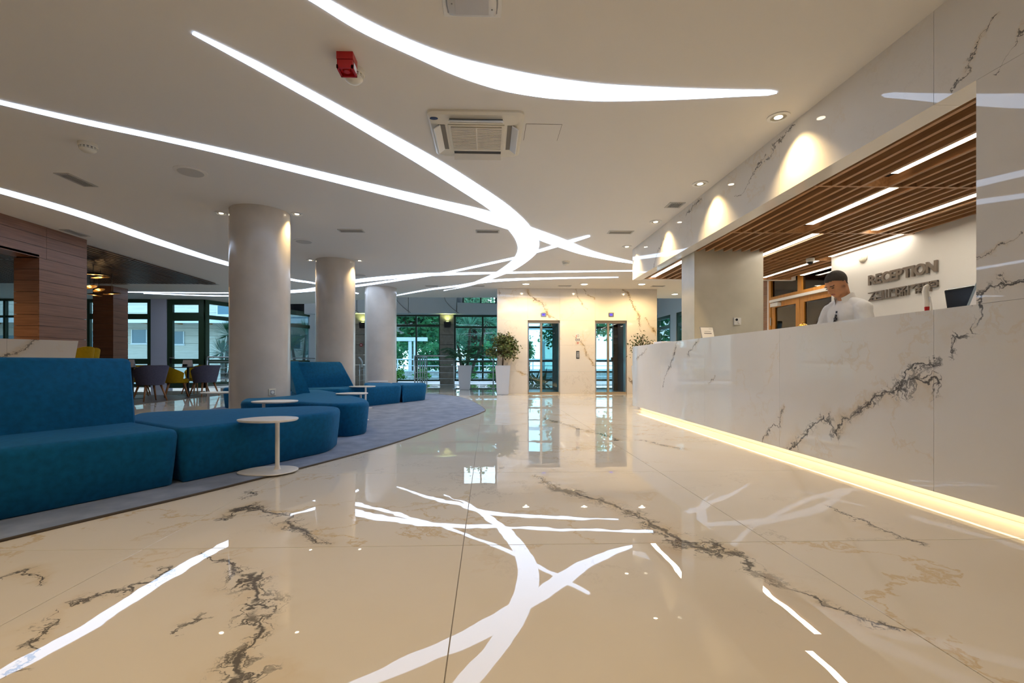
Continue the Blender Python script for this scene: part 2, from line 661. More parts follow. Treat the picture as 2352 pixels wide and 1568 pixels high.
M_grey = plain('grey_plastic', (0.32, 0.32, 0.33), 0.4)
M_vent = plain('vent_aluminium', (0.50, 0.49, 0.46), 0.45)
M_ventd = plain('vent_dark', (0.06, 0.06, 0.058), 0.7)
M_red = plain('red_plastic', (0.42, 0.008, 0.008), 0.3)
M_grout = plain('grout', (0.30, 0.26, 0.21), 0.8)
M_lam = plain('white_laminate', (0.80, 0.78, 0.76), 0.3, noise=0.07, nscale=18)
M_yel = plain('mustard_velvet', (0.38, 0.23, 0.004), 0.85, spec=0.15, noise=0.12, nscale=30, sheen=0.2)
M_gry = plain('violet_grey_fabric', (0.085, 0.082, 0.12), 0.9, spec=0.1, noise=0.15, nscale=40, sheen=0.15)
M_stone = plain('sandstone_block', (0.30, 0.265, 0.23), 0.8, noise=0.2, nscale=8, detail=6)
M_ext = plain('beige_travertine', (0.62, 0.58, 0.50), 0.85, noise=0.12, nscale=3, detail=6, stretch=(0.6, 0.6, 4))
M_extw = plain('exterior_white', (0.75, 0.78, 0.80), 0.7)
M_conc = plain('concrete_terrace', (0.42, 0.42, 0.40), 0.9, noise=0.1, nscale=3)
M_glass = pane_glass('tinted_window_glass', (0.72, 0.89, 0.93), 0.8)
M_gclear = pane_glass('clear_lift_glass', (0.93, 0.975, 0.98), 1.0)
M_gdark = pane_glass('smoked_lift_glass', (0.42, 0.58, 0.58), 1.3)
M_gdoor = pane_glass('interior_door_glass', (0.55, 0.52, 0.42), 1.6)
M_strip = emit('light_strip', (0.62, 0.76, 1.0), STRIP_E)
M_led = emit('linear_led', (1.0, 0.90, 0.74), 16.0)
M_toe = emit('toe_led', (1.0, 0.76, 0.42), 5.5)
M_bulb = emit('downlight_lens', (1.0, 0.86, 0.62), 12.0)
M_planter = plain('white_planter', (0.62, 0.64, 0.68), 0.3)
M_soil = plain('soil', (0.03, 0.02, 0.012), 0.95)
M_leafp = plain('palm_green', (0.018, 0.11, 0.035), 0.45, noise=0.4, nscale=6)
M_leaff = plain('ficus_green', (0.055, 0.11, 0.015), 0.5, noise=0.5, nscale=9, col2=(0.10, 0.07, 0.015))
M_bark = plain('bark', (0.10, 0.06, 0.035), 0.9, noise=0.3, nscale=30)
def leafy(name, c1, c2, nscale):
    """Leaf: diffuse both sides with light shining through."""
    m, t, out = nt(name)
    g = t.nodes.new('ShaderNodeNewGeometry')
    nz = t.nodes.new('ShaderNodeTexNoise')
    nz.inputs['Scale'].default_value = nscale
    nz.inputs['Detail'].default_value = 5
    t.links.new(g.outputs['Position'], nz.inputs['Vector'])
    cr = t.nodes.new('ShaderNodeValToRGB')
    cr.color_ramp.elements[0].position = 0.35
    cr.color_ramp.elements[0].color = (*c1, 1)
    cr.color_ramp.elements[1].position = 0.65
    cr.color_ramp.elements[1].color = (*c2, 1)
    t.links.new(nz.outputs['Fac'], cr.inputs[0])
    d = t.nodes.new('ShaderNodeBsdfDiffuse')
    tr = t.nodes.new('ShaderNodeBsdfTranslucent')
    ad = t.nodes.new('ShaderNodeMixShader')
    ad.inputs[0].default_value = 0.5
    t.links.new(cr.outputs[0], d.inputs[0])
    t.links.new(cr.outputs[0], tr.inputs[0])
    t.links.new(d.outputs[0], ad.inputs[1])
    t.links.new(tr.outputs[0], ad.inputs[2])
    t.links.new(ad.outputs[0], out.inputs[0])
    MATS[name] = m
    return m


M_tree = leafy('tree_foliage', (0.03, 0.15, 0.08), (0.15, 0.42, 0.17), 1.6)
M_tree2 = leafy('olive_foliage', (0.06, 0.20, 0.13), (0.25, 0.45, 0.27), 2.0)
M_letter = plain('bronze_letter', (0.22, 0.18, 0.145), 0.4, metal=0.2)
M_skin = plain('skin', (0.50, 0.245, 0.13), 0.5, spec=0.35, noise=0.08, nscale=25)
M_hair = plain('cropped_hair', (0.045, 0.036, 0.028), 0.8, noise=0.4, nscale=160)
M_lip = plain('lip', (0.36, 0.12, 0.09), 0.5)
M_eye = plain('eye_white', (0.62, 0.58, 0.54), 0.25)
M_shirt = plain('white_shirt', (0.82, 0.80, 0.78), 0.8, spec=0.2)
M_trous = plain('black_trousers', (0.015, 0.015, 0.018), 0.8)
M_paper = plain('paper', (0.80, 0.79, 0.80), 0.7)
M_ink = plain('ink', (0.06, 0.06, 0.07), 0.7)
M_gold = plain('gold', (0.83, 0.52, 0.10), 0.2, metal=1.0)
M_blue = emit('blue_display', (0.16, 0.10, 1.0), 1.2)
M_bdark = plain('screen_black', (0.008, 0.009, 0.012), 0.12)
M_sea = plain('sea', (0.45, 0.58, 0.62), 0.3)


def copy_tree(o, parent=None):
    kids = list(o.children)
    c = o.copy()
    COL.objects.link(c)
    c.parent = parent
    for ch in kids:
        copy_tree(ch, c)
    return c


def obox(mb, a, b, s0, s1, n0, n1, z0, z1):
    """Box along the plan line a-b: from s0 to s1 along it, n0 to n1 across it."""
    a, b = Vector(a[:2]), Vector(b[:2])
    t = (b - a).normalized()
    n = Vector((-t.y, t.x))
    q = [a + t * s + n * m for s, m in ((s0, n0), (s1, n0), (s1, n1), (s0, n1))]
    return mb.prism(q, z0, z1)


def new_root(name, label, loc, kind='structure', cat=None):
    return thing(name, label, cat, loc, kind=kind)


# ================================================================== SETTING
# ---- floor: square marble slabs with recessed joints
TX0, TY0, TP = -0.116, 2.172, 1.449
floor = solo('floor', MB().box(-19, 8.2, -5.5, 19.2, -0.12, -0.004), M_grout, 'polished cream marble floor of large square slabs', None, None, 'structure')
TILES = {}
for i in range(-13, 6):
    for j in range(-5, 12):
        x0, y0 = TX0 + i * TP, TY0 + j * TP
        if x0 < -9.0 and not (8.5 < y0 + TP and y0 < 16):
            continue
        if x0 > 3.0 and 0 < y0 < 7.2 and x0 > 5.6:
            continue
        if y0 < -3.6:
            continue
        mt = slab_mat('polished_marble_floor', x0, x0 + TP, y0, y0 + TP)
        if mt not in TILES:
            g = 0.0016
            TILES[mt] = MB().cbox(g, TP - g, g, TP - g, -0.02, 0.0, 0.0007).mesh('tile', mt)
        o = link('tile', TILES[mt], floor)
        o.location = Vector((x0, y0, 0)) - floor.location

# bar zone: dark timber floor laid flush beside the marble
barfl = solo('floor.001', MB().box(-18.5, -7.25, 5.0, 12.9, -0.003, 0.004), M_grout, 'dark timber floor under the bar tables', None, None, 'structure')
for k in range(0, 40):
    y0 = 5.0 + k * 0.1975
    part('plank', MB().box(-13.8, -7.25, y0 + 0.002, y0 + 0.1955, 0.002, 0.008), M_barfl, barfl)

# ---- ceiling
CP = [(-18.5, -5.2), (8.0, -5.2), (8.0, 15.05), (-3.0, 15.05), (-6.5, 16.8), (-8.9, 17.0), (-9.5, 16.0), (-18.5, 16.0)]
solo('ceiling', MB().prism(CP, CH, CH + 0.25), M_ceil, 'smooth cream painted ceiling with curved light strips', None, None, 'structure')
# the taller hall beyond the ceiling's edge
solo('ceiling.001', MB().box(-12, 8.2, 15.0, 19.9, 4.7, 4.85), M_wallcool, 'high white ceiling over the glazed entrance', None, None, 'structure')

# ---- enclosing walls
solo('wall_back', MB().box(-18.5, 8.0, -5.4, -5.2, 0, CH), M_white, 'cream wall closing the lobby behind the viewer', None, None, 'structure')
solo('wall_left', MB().box(-18.7, -18.5, -5.4, 16.1, 0, CH + 0.25), M_white, 'far left wall of the bar', None, None, 'structure')
solo('wall_right', MB().box(2.7, 8.0, -5.2, -5.0, 0, CH).box(7.9, 8.05, -5.2, 13.0, 0, CH), M_white, 'outer wall behind the reception', None, None, 'structure')

# ---- lift core, clad in marble slabs
LX0, LX1 = on_y(1142, 800, LIFT_Y).x, on_y(1509, 800, LIFT_Y).x
D1a, D1b = on_y(1212, 800, LIFT_Y).x, on_y(1286, 800, LIFT_Y).x
D2a, D2b = on_y(1367, 800, LIFT_Y).x, on_y(1440, 800, LIFT_Y).x
DZ = 2.08
lift_wall = new_root('wall_front', 'marble clad lift core with two openings', ((LX0 + LX1) / 2, LIFT_Y, 0))
xs = [LX0, D1a, D1b, D2a, D2b, LX1]
zs = [0.0, 0.63, 1.38, DZ, CH]
for i in range(5):
    for j in range(4):
        if i in (1, 3) and j < 3:
            continue
        part('marble_slab', MB().box(xs[i] + 0.001, xs[i + 1] - 0.001, LIFT_Y, LIFT_Y + 0.24, zs[j] + 0.001, zs[j + 1] - 0.001), slab_mat('warm_marble_cladding', xs[i], xs[i + 1], zs[j], zs[j + 1]), lift_wall)
part('side_return', MB().box(LX1 - 0.1, LX1, LIFT_Y + 0.24, 15.4, 0, CH), M_wallcool, lift_wall)
part('side_return', MB().box(LX0, LX0 + 0.06, LIFT_Y + 0.24, LIFT_Y + 0.5, 0, CH), M_wallcool, lift_wall)


def lift(label, xa, xb, stile_u, mirror):
    y = LIFT_Y + 0.13
    t = thing('lift', label, 'lift', ((xa + xb) / 2, y, 0), group='panoramic lifts')
    part('head_rail', MB().box(xa, xb, y, y + 0.08, DZ - 0.07, DZ), M_brass, t)
    part('sill', MB().box(xa, xb, y - 0.1, y + 0.1, 0.002, 0.045), M_brass, t)
    for s in (xa, xb - 0.035):
        part('jamb', MB().box(s, s + 0.035, y - 0.12, y + 0.1, 0.045, DZ - 0.07), M_steel, t)
    xm = on_y(stile_u, 800, y).x
    part('glass_door', MB().box(xa + 0.035, xm - 0.03, y + 0.035, y + 0.05, 0.045, DZ - 0.07), M_gclear, t)
    part('glass_door', MB().box(xm + 0.03, xb - 0.035, y + 0.015, y + 0.03, 0.045, DZ - 0.07), M_gdark if not mirror else M_gclear, t)
    part('door_stile', MB().box(xm - 0.03, xm + 0.03, y, y + 0.05, 0.045, DZ - 0.07), M_brass, t)
    # the glazed cabin
    cab = part('cabin_floor', MB().box(xa - 0.1, xb + 0.12, y + 0.2, y + 1.55, -0.02, 0.03), M_grey, t)
    part('cabin_roof', MB().box(xa - 0.1, xb + 0.12, y + 0.2, y + 1.55, 2.25, 2.32), M_grey, t)
    for cx in (xa - 0.1, xb + 0.07):
        part('cabin_post', MB().box(cx, cx + 0.05, y + 1.5, y + 1.55, 0.03, 2.25), M_frame, t)
    part('cabin_glass', MB().box(xa - 0.05, xb + 0.07, y + 1.52, y + 1.535, 0.03, 2.25), M_gclear, t)
    part('handrail', MB().tube([(xa - 0.03, y + 1.46, 0.93), (xb + 0.06, y + 1.46, 0.93)], 0.018), M_steel, t, True)
    if mirror:
        xp = on_y(1413, 800, y + 0.9).x
        part('control_column', MB().box(xp - 0.06, xp + 0.06, y + 0.85, y + 0.92, 0.03, 2.25), plain('bronze_column', (0.09, 0.055, 0.035), 0.4), t)
        part('control_panel', MB().box(xp - 0.055, xp + 0.055, y + 0.83, y + 0.85, 1.45, 1.65).box(xp - 0.06, xp + 0.06, y + 0.83, y + 0.85, 1.72, 1.98), M_bdark, t)
        part('control_shelf', MB().box(xp - 0.13, xp + 0.22, y + 0.83, y + 0.92, 0.93, 1.05), plain('bronze_column', (0.09, 0.055, 0.035), 0.4), t)
    part('cabin_side', MB().box(xb + 0.01, xb + 0.05, y + 0.22, y + 1.5, 0.03, 2.25), plain('blue_grey_panel', (0.10, 0.13, 0.19), 0.4), t)
    return t


lift('open-sided glass lift showing bright sky, left of the call buttons', D1a, D1b, 1243, False)
lift('glass lift with a dark control column, right of the call buttons', D2a, D2b, 1397, True)

# ---- glazed facade
WN = [0]


def glazing(label, a, b, z0, z1, cols, rows, fw=0.07, glass=M_glass, hvy=(), name=None, skip=()):
    WN[0] += 1
    a, b = Vector(a), Vector(b)
    ln = (b - a).length
    mid = (a + b) / 2
    t = new_root(name or 'window_%d' % WN[0], label, (mid.x, mid.y, z0))
    for s in [0.0] + list(cols) + [ln]:
        s0 = min(max(s - fw / 2, 0), ln - fw)
        part('mullion', obox(MB(), a, b, s0, s0 + fw, -0.05, 0.05, z0, z1), M_frame, t)
    zz = [z0] + list(rows) + [z1]
    for z in zz:
        q = fw * (1.6 if z in hvy else 1.0)
        zc = min(max(z - q / 2, z0), z1 - q)
        part('transom', obox(MB(), a, b, 0, ln, -0.045, 0.045, zc, zc + q), M_frame, t)
    cc = [0.0] + list(cols) + [ln]
    for i in range(len(cc) - 1):
        for j in range(len(zz) - 1):
            if (i, j) in skip:
                continue
            part('pane', obox(MB(), a, b, cc[i] + fw / 2, cc[i + 1] - fw / 2, -0.006, 0.006, zz[j] + fw / 2, zz[j + 1] - fw / 2), glass, t)
    return t


FY = 15.8
xa = {u: on_y(u, 800, FY).x for u in (0, 45, 205, 297, 350, 385, 470)}
glazing('bar window seen through the timber doorway', (-18.4, FY), (xa[205] - 1.0, FY), 0.08, 2.978, [1.3, 2.6], [0.93, 2.4])
glazing('dark framed tall window left of the pale pier', (xa[205] - 0.9, FY), (xa[350] - 0.02, FY), 0.08, 2.978, [0.9], [0.93, 2.41], 0.11, hvy=(2.41, 0.93))
solo('wall_front.001', MB().box(xa[350], xa[385], FY - 0.08, FY + 0.25, 0, CH), plain('lavender_pier', (0.60, 0.62, 0.76), 0.5), 'pale pier between the bar windows', None, None, 'structure')
d1 = glazing('dark green glazed terrace door with a lever handle', (xa[385] + 0.02, FY), (xa[470], FY), 0.05, 2.978, [], [0.93, 2.41], 0.17, name='door_1', hvy=(2.41,))
hx = xa[385] + 0.14
part('handle', MB().tube([(hx, FY - 0.05, 1.05), (hx, FY - 0.11, 1.05), (hx + 0.17, FY - 0.11, 1.05)], 0.014), M_steel, d1, True, 'steel lever handle')
part('lock_plate', MB().box(hx - 0.03, hx + 0.03, FY - 0.07, FY - 0.05, 0.86, 1.08), M_black, d1)
FB0, FB1 = (xa[470], FY), (-7.45, 20.3)
lnb = (Vector(FB1) - Vector(FB0)).length
glazing('slanting window wall behind the lounge columns', FB0, FB1, 0.1, 2.978, [lnb * 0.5], [0.93, 2.41], 0.13)
solo('trim_1', MB().box(-7.6, -7.42, 20.0, 20.25, 0, 4.7), M_wallcool, 'slim white post beside the slanting windows', None, None, 'structure')
GY = 19.3
gx = {u: on_y(u, 800, GY).x for u in (817, 838, 911, 1012, 1043, 1142)}


def stone_pier(name, x0, x1, label):
    t = new_root(name, label, ((x0 + x1) / 2, GY, 0))
    z = 0.0
    while z < 3.0:
        part('stone_block', MB().box(x0, x1, GY - 0.3, GY + 0.2, z + 0.006, min(z + 0.40, 3.05)), M_stone, t, bevel=0.004)
        z += 0.406
    return t


stone_pier('wall_left.001', -5.75, gx[838] + 0.15, 'sandstone pier behind the middle lounge columns')
stone_pier('wall_front.002', gx[1012], gx[1043], 'sandstone pier between entrance doors and palm window')
solo('wall_front.003', MB().box(-7.5, -5.75, GY + 0.6, GY + 0.8, 0, 4.7), M_wallcool, 'white return wall beyond the slanting windows', None, None, 'structure')
glazing('sliding glass entrance doors onto the garden', (gx[838] + 0.15, GY), (gx[1012], GY), 0.14, 2.86, [1.0, 1.95], [2.42], 0.06, hvy=(2.42,), name='door_2')
glazing('dark framed window behind the potted palm', (gx[1043], GY), (0.55, GY), 0.14, 2.86, [1.18], [0.5, 0.95, 2.36], 0.075)
glazing('window behind the glass lifts', (0.55, GY), (6.95, GY), 0.14, 2.86, [3.2], [0.52, 0.97, 2.36], 0.075)
# fascia and clerestory above the entrance glazing
fas = new_root('wall_front.004', 'white curved fascia above the entrance glazing', (-2.0, GY - 0.3, 2.86))
cuts = [-7.4, -5.2, -3.15, -1.25, 0.5]
for k in range(4):
    x0, x1 = cuts[k] + 0.012, cuts[k + 1] - 0.012
    poly = []
    n = 6
    front = [(x0 + (x1 - x0) * i / n, GY - 0.28 - 0.45 * math.sin(math.pi * min(max((x0 + (x1 - x0) * i / n + 7.4) / 7.9, 0), 1))) for i in range(n + 1)]
    poly = front + [(x1, GY + 0.1), (x0, GY + 0.1)]
    top = 3.30 if k == 3 else 4.7
    part('fascia_panel', MB().prism(poly, 2.86, top), M_wallcool, fas)
    bend = [Vector((front[-1][0] - 0.5 + 0.6 * s, front[-1][1] - 0.012 - 0.05 * (1 - s), 3.55 - 0.68 * (s ** 0.6))) for s in [q / 8 for q in range(9)]]
    if k < 3:
        part('curved_joint', MB().tube(bend, 0.014, 6), M_grey, fas, True)
part('fascia_panel', MB().box(0.5, 7.0, GY - 0.28, GY + 0.1, 2.86, 4.7), M_wallcool, fas)
part('clerestory_post', MB().box(-1.25, -1.05, GY - 0.2, GY + 0.1, 3.30, 4.7).box(0.35, 0.5, GY - 0.2, GY + 0.1, 3.30, 4.7).box(-1.05, 0.35, GY - 0.2, GY + 0.1, 4.2, 4.7), M_wallcool, fas)
glazing('high clerestory window over the entrance', (-1.05, GY), (0.35, GY), 3.30, 4.2, [0.75], [], 0.06, glass=M_gclear)
# side walls of the high hall; unseen glazing added to daylight the fascia
glazing('unseen high glazing above the slanting windows, added to light the fascia', (-9.0, 17.0), (-7.6, 20.25), 2.95, 4.65, [1.75], [], 0.1, glass=M_gclear)
solo('trim_2', MB().box(-9.2, 8.0, 14.95, 15.05, CH + 0.25, 4.7), M_wallcool, 'upstand above the ceiling edge', None, None, 'structure')
wr = new_root('wall_right.001', 'blue-lit side wall with dark framed windows beyond the lifts', (7.05, 17.0, 0))
for (y0, y1, z0, z1) in ((13.0, 15.3, 0, 4.7), (15.3, 17.2, 2.75, 4.7), (17.2, 17.75, 0, 4.7), (17.75, 19.3, 2.75, 4.7)):
    part('wall_piece', MB().box(7.0, 7.15, y0, y1, z0, z1), M_wallcool, wr)
glazing('nearer side window beyond the lifts', (7.07, 15.3), (7.07, 17.2), 0.1, 2.75, [0.9], [2.3], 0.12)
glazing('farther side window beyond the lifts', (7.07, 17.75), (7.07, 19.3), 0.1, 2.75, [], [2.3], 0.12)

# ---- reception: one plane of marble from floor to ceiling at x = 2.7
RX, BZ, DT, DG = 2.70, 2.41, 1.17, 0.068
YS = [-4.9, -3.25, -1.75, -0.25, 1.25, 2.75, 4.25, 5.75, 7.25, 8.66]
bulk = new_root('wall_right.002', 'marble bulkhead above the reception opening', (RX + 0.09, 4.0, BZ))
for a, b in zip(YS[:-1], YS[1:]):
    part('marble_panel', MB().box(RX, RX + 0.17, a + 0.0012, b - 0.0012, BZ, CH), slab_mat('white_marble_slab', a, b, BZ, CH), bulk)
part('end_panel', MB().box(RX + 0.17, 5.75, 8.56, 8.66, BZ, CH), M_white, bulk)
pier = new_root('wall_right.003', 'marble pier at the right end of the reception opening', (RX + 0.2, 0.6, DT))
for a, b in ((-4.9, -3.25), (-3.25, -1.75), (-1.75, -0.25), (-0.25, 1.25), (1.25, 2.505)):
    part('marble_panel', MB().box(RX, RX + 0.25, a + 0.0012, b - 0.0012, DT + 0.0015, BZ - 0.0015), slab_mat('white_marble_slab', a, b, DT, BZ), pier)
# back wall with the lettering, door wall, pillar
BX = 5.16
solo('wall_right.004', MB().box(BX, BX + 0.12, 0.0, 6.87, 0, CH), M_white, 'white wall behind the reception desk', None, None, 'structure')
solo('wall_right.005', MB().box(RX + 0.25, BX, 0.6, 0.75, 0, CH), M_white, 'white end wall of the reception', None, None, 'structure')
solo('wall_right.006', MB().box(2.88, 3.86, 6.44, 6.87, 0, 2.46), M_stucco2, 'grey polished plaster pillar standing behind the desk', None, None, 'structure')
DX = 5.75
pan = new_root('wall_right.007', 'timber panelled wall beside the honey wood doors', (DX, 10.2, 0))
for k in range(17):
    part('board', MB().box(DX, DX + 0.04, 9.42, 11.0, k * 0.175 + 0.002, k * 0.175 + 0.172), M_wood, pan)
dd = new_root('door_3', 'glazed double door in honey coloured wood', (DX, 8.4, 0))
Yd0, Yd1, Ydm = 6.9, 9.36, 8.42
for y in (Yd0, Yd1 - 0.07):
    part('frame_post', MB().box(DX - 0.03, DX + 0.07, y, y + 0.07, 0, 2.62), M_door, dd)
part('frame_head', MB().box(DX - 0.03, DX + 0.07, Yd0 + 0.07, Yd1 - 0.07, 2.55, 2.62), M_door, dd)
part('transom', MB().box(DX - 0.03, DX + 0.07, Yd0 + 0.07, Yd1 - 0.07, 2.10, 2.19), M_door, dd)
part('transom_post', MB().box(DX - 0.03, DX + 0.07, Ydm - 0.05, Ydm + 0.05, 2.19, 2.55), M_door, dd)
part('transom_pane', MB().box(DX + 0.01, DX + 0.02, Yd0 + 0.07, Ydm - 0.05, 2.19, 2.55), M_gdoor, dd)
part('transom_pane', MB().box(DX + 0.01, DX + 0.02, Ydm + 0.05, Yd1 - 0.07, 2.19, 2.55), M_gdoor, dd)
for y0, y1 in ((Yd0 + 0.08, Ydm - 0.005), (Ydm + 0.005, Yd1 - 0.08)):
    lf = part('door_leaf', MB().box(DX - 0.02, DX + 0.04, y0, y0 + 0.11, 0.01, 2.09).box(DX - 0.02, DX + 0.04, y1 - 0.11, y1, 0.01, 2.09).box(DX - 0.02, DX + 0.04, y0 + 0.11, y1 - 0.11, 1.97, 2.09).box(DX - 0.02, DX + 0.04, y0 + 0.11, y1 - 0.11, 0.01, 0.25), M_door, dd)
    part('pane', MB().box(DX + 0.005, DX + 0.015, y0 + 0.11, y1 - 0.11, 0.25, 1.97), M_gdoor, lf)
part('closer_track', MB().box(DX - 0.09, DX - 0.03, Yd0 + 0.15, Yd1 - 0.12, 2.07, 2.12), M_wplast, dd, label='long white door closer rail')
part('closer_box', MB().box(DX - 0.10, DX - 0.02, Yd1 - 0.40, Yd1 - 0.16, 1.98, 2.05), M_wplast, dd)
part('hinge', MB().tube([(DX - 0.035, Yd1 - 0.075, 1.62), (DX - 0.035, Yd1 - 0.075, 1.78)], 0.012), M_steel, dd, True)
solo('trim_3', MB().box(DX - 0.02, DX + 0.05, 9.36, 9.42, 0, 2.62), M_white, 'white casing beside the honey wood doors', None, None, 'structure')
solo('wall_right.008', MB().box(BX + 0.12, DX, 6.80, 6.87, 0, CH).box(DX, DX + 0.1, 6.6, 6.9, 0, CH).box(DX, DX + 0.1, 6.9, 9.42, 2.62, CH), M_white, 'short return wall beside the honey wood doors', None, None, 'structure')
solo('wall_right.009', MB().box(7.6, 7.7, 6.0, 12.5, 0, CH), plain('olive_wall', (0.42, 0.36, 0.22), 0.7), 'olive wall of the room behind the honey wood doors', None, None, 'structure')

# ---- timber slat ceilings
def slat_field(name, label, xs_, ysegs, zb, hgt, wid, mat, back, z_back, lamps=()):
    x0, x1 = xs_[0], xs_[-1]
    t = new_root(name, label, ((x0 + x1) / 2, (ysegs[0] + ysegs[-1]) / 2, zb))
    part('backing', MB().box(x0 - wid, x1 + wid, ysegs[0], ysegs[-1], z_back, z_back + 0.02), back, t)
    meshes = {}
    for a, b in zip(ysegs[:-1], ysegs[1:]):
        me = MB().box(0, wid, 0, b - a - 0.03, 0, hgt).mesh('slat', mat)
        for x in xs_:
            if any(abs(x - lx) < 0.066 and la < b - 0.1 and lb > a + 0.1 for lx, la, lb in lamps):
                continue
            o = link('slat', me, t)
            o.location = Vector((x - wid / 2, a + 0.015, zb)) - t.location
    for y in ysegs:
        part('cross_rail', MB().box(x0 - wid, x1 + wid, y - 0.015, y + 0.015, zb, zb + hgt), mat, t)
    return t


LINES = [(3.375, 2.62, 3.80), (3.66, 4.10, 5.22), (4.59, 4.10, 5.42), (4.00, 5.56, 6.80), (5.06, 5.56, 6.78), (5.06, 7.02, 8.45), (5.62, 7.02, 8.2), (3.01, 7.02, 8.45)]
slx = [2.925 + 0.128 * k for k in range(22)]
slat_field('ceiling.002', 'slatted oak ceiling over the reception', slx, [1.15, 2.60, 4.05, 5.51, 6.96, 8.55], BZ + 0.005, 0.085, 0.034, M_slat, M_darkback, BZ + 0.095, LINES)
bsx = [-7.2 - 0.115 * k for k in range(50)]
slat_field('ceiling.003', 'dark slatted timber ceiling over the bar', bsx, [4.2, 6.9, 9.7, 12.55], CH - 0.032, 0.026, 0.045, M_slatd, M_darkback, CH - 0.021)

# ---- timber clad portal at the left
def boards(t, x0, x1, y0, y1, zlist, axis):
    for a, b in zip(zlist[:-1], zlist[1:]):
        part('board', MB().box(x0, x1, y0, y1, a + 0.0025, b - 0.0025), M_wood, t)


port = new_root('wall_left.003', 'walnut clad portal leading to the bar', (-7.1, 7.8, 0))
zl = [0.0] + [0.04 + 0.174 * k for k in range(1, 17)] + [CH]
part('core', MB().box(-7.26, -6.92, 7.42, 8.22, 0, CH - 0.005).box(-7.26, -6.92, -2.0, 7.42, 2.52, CH - 0.005), M_darkback, port)
for a, b in zip(zl[:-1], zl[1:]):
    if a >= 2.46:
        part('board', MB().box(-6.92, -6.90, 7.522, 8.24, a + 0.0025, b - 0.0025), M_wood, port)
        part('board', MB().box(-6.92, -6.90, 3.0, 7.518, a + 0.0025, b - 0.0025), M_wood, port)
    else:
        part('board', MB().box(-6.92, -6.90, 7.40, 8.24, a + 0.0025, b - 0.0025), M_wood, port)
    if a < 2.46:
        part('reveal_board', MB().box(-7.28, -6.92, 7.40, 7.42, a + 0.0025, min(b, 2.5) - 0.0025), M_wood, port)
    part('end_board', MB().box(-7.28, -6.90, 8.24, 8.255, a + 0.0025, b - 0.0025), M_wood, port)
part('soffit_board', MB().box(-7.28, -6.90, -2.0, 7.40, 2.488, 2.52), M_wood, port)
part('inner_board', MB().box(-7.28, -7.26, -2.0, 8.24, 2.52, CH), M_wood, port)

KY = 13.12
kx0, kx1 = on_y(213, 800, KY).x, on_y(260, 800, KY).x
ky1 = on_x(294, 800, kx1).y
blk = new_root('wall_left.004', 'walnut clad block beyond the hanging lamps', ((kx0 + kx1) / 2, KY + 0.2, 0))
part('core', MB().box(kx0, kx1 - 0.02, KY + 0.02, ky1, 0, CH - 0.005), M_darkback, blk)
for a, b in zip(zl[:-1], zl[1:]):
    part('board', MB().box(kx1 - 0.02, kx1, KY, ky1, a + 0.0025, b - 0.0025), M_wood, blk)
    part('front_board', MB().box(kx0, kx1 - 0.02, KY, KY + 0.02, a + 0.0025, b - 0.0025), M_wood, blk)

# ---- round columns
# (bearing from the viewpoint, distance, radius)
COLS = []
for brg, dist_, rad, lab in ((-27.39, 7.45, 0.389, 'nearest round plaster column with a wall socket near its foot'),
                             (-19.65, 10.32, 0.391, 'middle round plaster column behind the blue sofa back'),
                             (-14.585, 13.60, 0.433, 'farthest round plaster column near the entrance')):
    a_ = math.radians(brg) + YAW
    c = Vector((dist_ * math.sin(a_), dist_ * math.cos(a_), 0))
    COLS.append((c, rad))
    solo('column', MB().lathe([(rad, 0.013), (rad, CH)], (c.x, c.y, 0), 96), M_stucco, lab, 'column', 'round plaster columns', None, 0.6)
COL1, RC1 = COLS[0]

# ================================================================== LIGHT FITTINGS
# ---- luminous strips set in the ceiling: traced along both edges, laid on the ceiling plane
def strip(label, up, lo, dz=0.0):
    a = spline([cl(*p).to_2d() for p in up], 8)
    b = spline([cl(*p).to_2d() for p in lo], 8)
    n = 60

    def res(p):
        L = [0.0]
        for q, r in zip(p[:-1], p[1:]):
            L.append(L[-1] + (r - q).length)
        out, k = [], 0
        for i in range(n + 1):
            t = L[-1] * i / n
            while k < len(L) - 2 and L[k + 1] < t:
                k += 1
            w = (t - L[k]) / max(L[k + 1] - L[k], 1e-9)
            out.append(p[k].lerp(p[k + 1], min(max(w, 0), 1)))
        return out
    a, b = res(a), res(b)
    z0, z1 = CH - 0.006 - dz, CH - 0.0005
    rings = [[(p.x, p.y, z0), (q.x, q.y, z0), (q.x, q.y, z1), (p.x, p.y, z1)] for p, q in zip(a, b)]
    return solo('ceiling_light_strip', MB().loft(rings), M_strip, label, 'light strip', 'luminous strips in the ceiling')


def cen(pts):
    """Thin strip given by centre line and width in photo rows."""
    return [(u, v - max(w - 0.9, 0.9) / 2) for u, v, w in pts], [(u, v + max(w - 0.9, 0.9) / 2) for u, v, w in pts]


